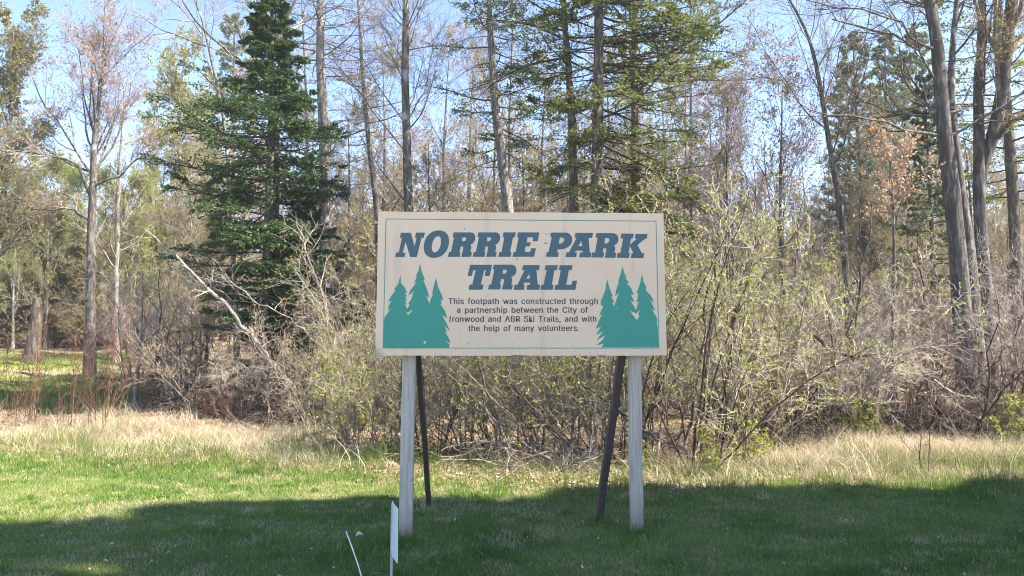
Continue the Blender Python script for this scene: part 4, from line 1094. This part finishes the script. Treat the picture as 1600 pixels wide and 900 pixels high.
def logs():
    stick('leaning_dead_tree', [(478, 622, 16.6, .05), (440, 585, 16.5, .055), (405, 538, 16.3, .048), (370, 497, 16.2, .04), (330, 455, 16.0, .04), (280, 405, 15.8, .025), (225, 358, 15.6, .012)],
          'bleached dead tree leaning up left in front of the big fir', 'dead tree', k=15, kl=(.08, .2), seed=1)
    stick('leaning_dead_tree', [(470, 618, 16.9, .05), (425, 580, 16.8, .05), (395, 520, 16.6, .04), (352, 470, 16.6, .03), (300, 400, 16.5, .015)],
          'second grey stem lying close against the bleached leaning tree', 'dead tree', mat='bark_grey', k=9, kl=(.08, .2), seed=2, twig='twig_grey')
    stick('dead_sapling', [(556, 640, 15.5, .03), (520, 560, 15.4, .028), (505, 470, 15.3, .025), (480, 400, 15.2, .018), (462, 330, 15.1, .01)],
          'pale curved dead sapling with fine twigs right of the fir', 'dead tree', k=11, kl=(.12, .3), seed=3)
    stick('dead_branch', [(520, 560, 15.9, .02), (480, 520, 15.8, .018), (440, 490, 15.7, .014), (400, 470, 15.6, .01), (360, 440, 15.5, .006)],
          'long thin pale dead branch arching across the lower fir', 'branch', k=10, kl=(.2, .4), seed=4)
    stick('twisted_log', [(1250, 512, 13.2, .02), (1278, 528, 13.1, .035), (1302, 550, 13.0, .038), (1340, 555, 12.9, .045), (1375, 552, 12.9, .038), (1410, 565, 12.9, .04), (1440, 582, 12.9, .038), (1466, 592, 12.9, .035)],
          'arched weathered log with a knobbed end in the brush below the oaks', 'log', mat='bark_brown', k=12, kl=(.2, .45), seed=5)
    stick('broken_limb', [(1352, 645, 12.7, .03), (1368, 615, 12.8, .04), (1388, 585, 12.9, .06), (1400, 560, 13, .05)],
          'dark limb propping the arched log in the brush', 'branch', mat='bark_dark', k=6, seed=6, twig='twig_dark')
    stick('fallen_branch', [(238, 545, 22, .05), (262, 520, 22, .06), (300, 512, 22.2, .06), (330, 505, 22.4, .04)], 'fallen pale log with an upturned end behind the clearing', 'log', k=0, seed=7)
    stick('fallen_branch', [(262, 612, 17.5, .03), (300, 605, 17.5, .04), (345, 602, 17.4, .05), (372, 585, 17.3, .04), (395, 560, 17.3, .02)], 'black crooked branch lying left of the leaning dead tree', 'branch', mat='twig_dark', k=5, seed=8, twig='twig_dark')
    G = 'sticks fallen behind the sign'
    data = [([(690, 704, 10.6, .007), (722, 692, 10.6, .010), (757, 689, 10.6, .018), (815, 692, 10.6, .02)], 'pale stick lying level, left of centre under the sign', 'wood_bleached'),
            ([(815, 690, 10.5, .028), (845, 712, 10.4, .024), (880, 728, 10.4, .02), (905, 735, 10.3, .012)], 'pale stick slanting down right under the middle of the sign', 'wood_bleached'),
            ([(790, 722, 10.3, .012), (850, 707, 10.4, .020), (905, 712, 10.5, .028), (960, 722, 10.5, .032), (1010, 728, 10.6, .025)], 'longest pale log running behind the right strut', 'wood_bleached'),
            ([(740, 748, 9.8, .008), (800, 738, 9.9, .018), (860, 745, 10.0, .018), (905, 725, 10.0, .014), (960, 700, 10.2, .010)], 'dark grey stick arching low over the dead leaves', 'bark_grey'),
            ([(700, 585, 10.9, .018), (760, 640, 10.7, .022), (800, 700, 10.5, .026), (812, 738, 10.3, .026)], 'brown stem slanting down right behind the left strut', 'bark_brown'),
            ([(745, 560, 10.7, .02), (775, 650, 10.6, .024), (790, 700, 10.4, .026), (800, 735, 10.3, .028)], 'dark upright stem left of the middle of the sign', 'bark_dark'),
            ([(800, 600, 10.9, .018), (850, 660, 10.7, .024), (900, 700, 10.5, .028), (950, 712, 10.4, .028)], 'tan stem leaning left from the log pile', 'bark_brown'),
            ([(760, 570, 11.2, .016), (830, 640, 11.0, .022), (880, 690, 10.8, .026), (925, 715, 10.7, .026)], 'grey stem leaning left behind the tan stem', 'bark_grey'),
            ([(900, 596, 10.8, .022), (940, 620, 10.7, .028), (985, 655, 10.6, .03), (1030, 690, 10.6, .03)], 'mossy curved limb passing behind the right strut', 'bark_grey'),
            ([(938, 560, 10.7, .018), (930, 640, 10.6, .022), (932, 700, 10.5, .026)], 'straight brown stem just left of the right strut', 'bark_dark'),
            ([(1010, 670, 11, .02), (1040, 690, 10.9, .035), (1075, 705, 10.8, .03)], 'short pale log right of the right post', 'wood_bleached'),
            ([(690, 718, 10.2, .008), (750, 720, 10.2, .014), (790, 728, 10.2, .014), (850, 722, 10.3, .010)], 'thin grey stick lying flat among dead leaves left of centre', 'twig_grey'),
            ([(680, 792, 8.6, .006), (735, 782, 8.7, .010), (790, 745, 9.2, .010), (835, 715, 9.7, .008)], 'thin grey branch reaching onto the lawn right of the left strut', 'bark_grey')]
    data = [([(a, b, c, d * .75) for a, b, c, d in p], lab, m) for p, lab, m in data]
    for q, (p, lab, m) in enumerate(data):
        stick('fallen_branch', p, lab, 'branch', mat=m, k=5, kl=(.15, .4), seed=20 + q, group=G, twig='twig_grey', w=.012, k2=3)
    for q, (p, lab) in enumerate([([(1437, 742, 9.9, .006), (1438, 690, 9.9, .005), (1441, 620, 9.9, .003)], 'thin dark upright stalk in the dry grass, left one of the pair'),
                           ([(1451, 740, 9.8, .006), (1452, 680, 9.8, .005), (1450, 628, 9.8, .003)], 'thin dark upright stalk in the dry grass, right one of the pair'),
                           ([(1160, 722, 10, .007), (1170, 680, 10, .006), (1182, 630, 10, .005), (1192, 590, 10, .003)], 'slim bare sapling leaning right from the dry grass'),
                           ([(548, 716, 11, .008), (535, 690, 11, .007), (520, 660, 11, .004)], 'thin black twig sticking up left of the left post'),
                           ([(1560, 710, 11, .01), (1535, 740, 10, .008), (1500, 752, 9.6, .006)], 'thin crooked twig arching over the right verge')]):
        stick('dead_stalk', p, lab, 'stalk', mat='bark_dark', k=5, kl=(.15, .35), seed=80 + q, twig='twig_dark', w=.008, k2=2)
    # dark upright shrub stems right of the sign
    for q, (p, lab) in enumerate([([(1090, 700, 10.6, .022), (1100, 640, 10.6, .02), (1106, 560, 10.6, .018), (1112, 500, 10.6, .014), (1118, 400, 10.6, .010), (1128, 330, 10.6, .006)], 'tall dark upright stem just right of the sign'),
                           ([(1070, 700, 10.8, .022), (1088, 620, 10.8, .02), (1100, 530, 10.8, .018), (1102, 470, 10.8, .014), (1125, 380, 10.8, .008)], 'dark stem kinked at mid height right of the sign'),
                           ([(1120, 700, 11, .024), (1140, 560, 11, .022), (1148, 500, 11, .02), (1160, 430, 11, .014), (1185, 360, 11, .008)], 'dark forked stem leaning right beside the sign'),
                           ([(1138, 510, 11, .016), (1165, 470, 11, .014), (1195, 430, 11, .009), (1240, 390, 11, .005)], 'dark side limb reaching right towards the brush'),
                           ([(1322, 580, 13, .015), (1342, 480, 13.4, .022), (1345, 420, 13.4, .02), (1360, 370, 13.4, .014), (1362, 320, 13.4, .008)], 'dark crooked stem standing in the bare brush'),
                           ([(470, 560, 14.8, .03), (560, 600, 14.8, .01)], 'short grey dead stub right of the fir base')][:5]):
        stick('bare_sapling', p, lab, 'sapling', mat='bark_dark', k=10, kl=(.15, .35), seed=50 + q, twig='twig_dark', w=.012, k2=4, group='dark stems right of the sign')
logs()

# ------------------------------------------------------------------ small things on the lawn
def small():
    p0, p1 = at(613, 783, 5.2), at(621.8, 796, 4.95)
    base = np.array([p0[0], p0[1], float(gz(p0[0], p0[1]))])
    root = thing('yard_sign', tuple(base), 'small white yard sign seen edge-on by the left post', 'sign')
    d = p1 - p0; d[2] = 0; nrml = nrm(np.cross(d, [0, 0, 1.]))
    def panel(name, a, dd, h0, h1, th, sag=0):
        m_ = MB(); n = 6; V = []
        for q in range(n + 1):
            f = q / n; c = a + dd * f + nrml * sag * math.sin(f * math.pi)
            for s in (-1, 1):
                for z in (h0, h1): V.append(c + nrml * s * th / 2 + np.array([0, 0, z]))
        V = np.array(V)
        F = []
        for q in range(n):
            o = q * 4
            F += [[o, o + 4, o + 5, o + 1], [o + 2, o + 3, o + 7, o + 6], [o, o + 2, o + 6, o + 4], [o + 1, o + 5, o + 7, o + 3]]
        F += [[0, 1, 3, 2], [n * 4, n * 4 + 2, n * 4 + 3, n * 4 + 1]]
        m_.quads(V, np.array(F)); link(name, m_.mesh(name, M['white']), root)
    ztop = p0[2] - base[2]; zb = at(612.5, 864, 5.2)[2] - base[2]
    panel('front_panel', np.zeros(3), d, zb, ztop, .005, .004)
    panel('rear_panel', np.zeros(3) + np.array([-.006, .01, 0]), np.array([-.012, .10, 0]), zb + .01, zb + .17, .005, .003)
    for off in (0.003, .06):
        m_ = MB(); a = nrm(d) * off + nrml * .006
        P = np.array([[a + np.array([0, 0, -.06]), a + np.array([.002, 0, .1]), a + np.array([0, 0, ztop - .01])]])
        m_.tubes(P, np.full((1, 3), .0032), 6, cap=True); link('wire_stake', m_.mesh('wire_stake', M['rod'], True), root)
    # bent white rod
    a, b, c, e = at(568, 912, 4.95), at(560, 884, 4.97), at(550, 855, 5.0), at(540.5, 830, 5.03)
    m_ = MB(); q = np.linspace(0, 1, 9); A = np.array([a, b, c, e]); P = np.stack([np.interp(q, np.linspace(0, 1, 4), A[:, k]) for k in range(3)], 1) - a
    m_.tubes(P[None], np.full((1, 9), .0042), 7, cap=True)
    o = tag(link('marker_rod', m_.mesh('marker_rod', M['rod'], True), None, tuple(a)), 'thin white bent rod leaning left in the grass', 'rod')
    # scraps
    for q, (px, py, s, lab) in enumerate([(560, 842, .016, 'crumpled white scrap beside the bent white rod'), (711, 816, .016, 'tiny white scrap on the lawn between the struts'), (909, 893, .014, 'tiny white scrap at the bottom of the lawn'), (641, 768, .012, 'small pale scrap on grass by the left post')]):
        bx, bz = ray(px, py); Y = -CAMZ / bz
        p = np.array([bx * Y, Y, 0]); p[2] = float(gz(p[0], Y)) + .025
        rg = np.random.default_rng(q + 3)
        m_ = MB(); V = rg.normal(size=(5, 3)) * s * .8; V[0] *= 0; V[4] = [0, 0, s * 1.6]
        m_.tris(V, np.array([[0, 1, 2], [0, 2, 3], [0, 3, 4], [0, 4, 1], [4, 2, 1]]))
        tag(link('paper_scrap', m_.mesh('paper_scrap', M['paper']), None, tuple(p)), lab, 'litter', 'white scraps on the lawn')
small()

# ------------------------------------------------------------------ grasses and litter
def view_points(rng, n, y0, y1, margin=1.5, pw=1.0, k=.70):
    """scatter over the wedge the camera sees and a bit beside it, denser close by"""
    Y = y0 * (y1 / y0) ** (rng.random(n) ** pw)
    X = rng.uniform(-1, 1, n) * (k * Y + margin)
    return X, Y
def grasses():
    rng = np.random.default_rng(101)
    # lawn
    mb = MB()
    x, y = view_points(rng, 330000, 4.2, 13.4)
    e = edge(x)
    wear = (np.exp(-(((x - .35) / 1.0) ** 2 + ((y - 7.7) / .55) ** 2)) * .75)
    keep = (y < e + .25 * rng.random(len(x)) - .1) & (rng.random(len(x)) > wear * .8)
    x, y = x[keep], y[keep]; e = e[keep]
    pt = patch(x, y, 1.4, .7); pt2 = patch(x, y, 4.2, 2.0)
    h = (.032 + .035 * pt * rng.random(len(x)) + .02 * pt2) * (1 + .9 * smooth((y - e + .9) / .9) + .8 * np.exp(-((x - 1.35) ** 2 + (y - 6.3) ** 2) / .12))
    dpat = patch(x, y, .8, 6.0)
    rnd = np.clip(.02 + .62 * (1 - pt) + .3 * (rng.random(len(x)) - .3), 0, .8)
    dry = rng.random(len(x)) < .05 + .65 * smooth((.45 - pt2) / .25) * smooth((dpat - .35) / .3) 
    rnd[dry] = rng.uniform(.85, 1, dry.sum())
    mb.blades(rng, x, y, h, rng.uniform(.003, .006, len(x)) * (y / 6), .55, rnd=rnd, seg=2)
    # lusher clumps, and longer uncut grass round the post feet
    cx, cy = view_points(rng, 420, 4.6, 10)
    cx = np.concatenate([cx, [-.87, -.93, 1.05, 1.12, -.82, .80, 1.0, -1.0]]); cy = np.concatenate([cy, [6.28, 6.5, 6.5, 6.7, 7.8, 7.15, 6.35, 6.3]])
    k_ = cy < edge(cx); cx, cy = cx[k_], cy[k_]
    nb_ = 90; ii = np.repeat(np.arange(len(cx)), nb_); rad = rng.uniform(.03, .12, len(cx)); n_ = len(ii)
    x = cx[ii] + rng.normal(size=n_) * rad[ii]; y = cy[ii] + rng.normal(size=n_) * rad[ii]
    tone = rng.choice([.02, .1, .3, .55, .95], len(cx), p=[.3, .25, .2, .15, .1])
    hc = rng.uniform(.05, .10, len(cx)); hc[-8:] = .16
    mb.blades(rng, x, y, hc[ii] * rng.uniform(.5, 1.2, n_), rng.uniform(.003, .006, n_) * (y / 6), .7, rnd=np.clip(tone[ii] + .15 * rng.random(n_), 0, 1), seg=2)
    tag(link('lawn_grass', mb.mesh('lawn_grass', M['lawn'])), 'short mown green lawn around the sign posts', 'grass', kind='stuff')
    # taller fresh grass along the lawn edge and in the right-hand verge
    mb = MB()
    x, y = view_points(rng, 130000, 8.0, 17)
    e = edge(x)
    dens = np.exp(-((y - e - .15) / .45) ** 2) * (.35 + .65 * patch(x, y, 1.2, 3)) + .8 * smooth((x - 2.5) / 2) * (y > e) * (y < e + 3) * (patch(x, y, 1.6, 5) > .42) + .95 * (x < -1) * (y > e) * (y < e + 3.2) * (patch(x, y, 1.3, 4) > .45)
    dens = (dens + .45 * (y > e) * (y < e + 1.7)) * np.where(np.abs(x - .4) < 2.0, .75, 1) * (.1 + 1.6 * patch(x, y, 3.5, 8))
    keep = rng.random(len(x)) < dens
    x, y = x[keep], y[keep]
    h = rng.uniform(.07, .2, len(x)) * (.6 + .8 * patch(x, y, 2, 1)) * (1 + .9 * smooth((y - edge(x) - .4) / .8))
    mb.blades(rng, x, y, h, rng.uniform(.004, .008, len(x)), .45, seg=3)
    tag(link('verge_grass', mb.mesh('verge_grass', M['tallgrass'])), 'fresh longer green grass along the edge of the lawn', 'grass', kind='stuff')
    # dry grass
    mb = MB()
    cx, cy = view_points(rng, 6800, 8.6, 18)
    e = edge(cx)
    left = smooth((-1.8 - cx) / 1.0); right = smooth((cx - 1.9) / 1.0)
    band = smooth((cy - e - .05) / .4)
    dens = left * band * smooth((e + 5.5 - cy) / 2) * (.15 + 1.1 * patch(cx, cy, 1.4, 2)) + right * band * smooth((e + 4.2 - cy) / 1.5) * (.1 + 1.1 * patch(cx, cy, 1.6, 6)) + .12 * band * smooth((e + 3 - cy))
    k_ = rng.random(len(cx)) < dens
    cx, cy, e = cx[k_], cy[k_], e[k_]
    nb_ = 26; m = len(cx)
    caz = rng.uniform(0, 6.28, m); ch = np.where(cx < 0, .55, .72) * rng.uniform(.10, .55, m) ** 1.2 * (.5 + .8 * smooth((cy - e) / 1.5)) * (.6 + .7 * patch(cx, cy, 1.5, 9))
    cs = rng.uniform(.04, .16, m)
    ii = np.repeat(np.arange(m), nb_); n_ = len(ii)
    x = cx[ii] + rng.normal(size=n_) * cs[ii]; y = cy[ii] + rng.normal(size=n_) * cs[ii]
    tone = np.clip(rng.random(m)[ii] * .7 + rng.random(n_) * .3, 0, 1)
    mb.blades(rng, x, y, ch[ii] * rng.uniform(.5, 1.4, n_), rng.uniform(.004, .009, n_), 1.15, seg=3, az=caz[ii] + rng.normal(size=n_) * .8, rnd=tone)
    cx, cy = view_points(rng, 1500, 9, 15)
    e = edge(cx); k_ = (cy > e + .2) & (cy < e + 3.5) & (np.abs(cx - .3) > 2.0); cx, cy = cx[k_], cy[k_]
    mb.blades(rng, cx, cy, rng.uniform(.35, .85, len(cx)), rng.uniform(.005, .009, len(cx)), .9, seg=4, rnd=rng.uniform(.3, 1, len(cx)))
    tag(link('dry_grass', mb.mesh('dry_grass', M['straw'])), 'pale dry matted grass between the lawn and the brush', 'grass', kind='stuff')
    # a tawny hummock right
    mb = MB()
    n = 11500
    for cx, cy, rr, hm in ((gx(1430, 11.3), 11.3, .55, .42), (gx(1470, 11.2), 11.2, .4, .34), (gx(1235, 10.6), 10.6, .35, .22), (gx(1560, 12), 12, .7, .3), (gx(200, 14.2), 14.2, .9, .28), (gx(70, 13.8), 13.8, 1.1, .22), (gx(300, 13.6), 13.6, .8, .24), (gx(1330, 11.2), 11.2, .5, .25)):
        m = n // 8 * 2
        x = cx + rng.normal(size=m) * rr; y = cy + rng.normal(size=m) * rr * .5
        mb.blades(rng, x, y, hm * rng.uniform(.6, 1.3, m), rng.uniform(.004, .008, m), 1.1, seg=4)
    tag(link('tussock_grass', mb.mesh('tussock_grass', M['straw'])), 'tall arching tawny tussock grass before the brush', 'grass', kind='stuff')
    # clearing grass
    mb = MB()
    x, y = view_points(rng, 90000, 16.5, 40, 1.5)
    keep = (rng.random(len(x)) < clear_mask(x, y) * (1 - .9 * path_mask(x, y))) | ((x < -8.5) & (y > 17) & (y < 19.5) & (rng.random(len(x)) < .9))
    x, y = x[keep], y[keep]
    mb.blades(rng, x, y, rng.uniform(.06, .16, len(x)) + .14 * (y < 20), rng.uniform(.012, .022, len(x)), .4, seg=2)
    tag(link('clearing_grass', mb.mesh('clearing_grass', M['tallgrass'])), 'bright green grass in the sunny clearing beyond the shrubs', 'grass', kind='stuff')
    # dead leaves
    mb = MB()
    x, y = view_points(rng, 60000, 8.2, 26)
    e = edge(x)
    keep = (y > e - .35 + .3 * rng.random(len(x))) & (rng.random(len(x)) > clear_mask(x, y)) & (rng.random(len(x)) < .35 + .65 * (np.abs(x - .5) < 3))
    x, y = x[keep], y[keep]
    m = len(x)
    B = np.stack([x, y, gz(x, y) + rng.random(m) * .03], 1)
    a = rng.uniform(0, 6.28, m); D = np.stack([np.cos(a), np.sin(a), rng.normal(size=m) * .25], 1)
    mb.leaves(rng, B, D, rng.uniform(.035, .08, m), rng.uniform(.012, .025, m), 0, up=np.array([0, 0, 1.]))
    # a few on the lawn
    x, y = view_points(rng, 900, 5.2, 9.5)
    m = len(x); B = np.stack([x, y, gz(x, y) + .03], 1); a = rng.uniform(0, 6.28, m)
    mb.leaves(rng, B, np.stack([np.cos(a), np.sin(a), rng.normal(size=m) * .3], 1), rng.uniform(.02, .04, m), .01, 0, up=np.array([0, 0, 1.]))
    tag(link('leaf_litter', mb.mesh('leaf_litter', M['litter'])), 'brown dead leaves under the thicket and brush', 'leaf litter', kind='stuff')
grasses()

# ------------------------------------------------------------------ evergreens right of the frame, whose shade lies on the lawn
def shade_trees():
    pr = [conifer(201, 17, .28, cb=.03, Lm=2.6, nb=230, kt=13, kl=6, kn=3, nl=.30, nw=.10, mat='fir', droop=-.2, prof=.5),
          conifer(202, 17, .28, cb=.03, Lm=2.8, nb=230, kt=13, kl=6, kn=3, nl=.30, nw=.10, mat='fir', droop=-.2, prof=.5)]
    # (x, y the crown centre would have at x = 12 along the sun's direction, height at x = 12)
    for k, (x, y0, h) in enumerate(SHADE):
        y = y0 - (x - 12) * .2737; hh = h * 1.083 + (x - 12) * 1.15
        plant('spruce_tree', pr[k % 2], 0, y, f'dense spruce beside the lawn, {ordinal(k)} of the row that shades the sign', 'tree', 'spruces shading the lawn', k * 1.7, (.85, .85, hh / 17), TC, x=x)
SHADE = [(12.2, -1.2, 18.2), (14, -.3, 18.0), (12, .8, 16.8), (13.8, 2.3, 17.2), (11.6, 3.4, 16.1), (13.6, 4.1, 14.6), (12, 5.2, 12.0), (13.2, 5.9, 9.3), (12.2, 7.0, 6.8)]
shade_trees()

# ------------------------------------------------------------------ thin haze volume, added to stand in for lens veil
def haze():
    m = bpy.data.materials.new('haze'); m.use_nodes = True
    t = m.node_tree; t.nodes.clear()
    o = t.nodes.new('ShaderNodeOutputMaterial'); v = t.nodes.new('ShaderNodeVolumePrincipled')
    v.inputs['Color'].default_value = (.93, .95, 1, 1); v.inputs['Density'].default_value = HAZE; v.inputs['Anisotropy'].default_value = .3
    t.links.new(v.outputs[0], o.inputs['Volume'])
    mb = MB(); mb.box((0, 70, 14.5), (350, 270, 36))
    tag(link('haze', mb.mesh('haze', m)), 'thin added haze over the scene, standing in for lens veil', 'haze', kind='stuff')
HAZE = 0.001
if HAZE: haze()
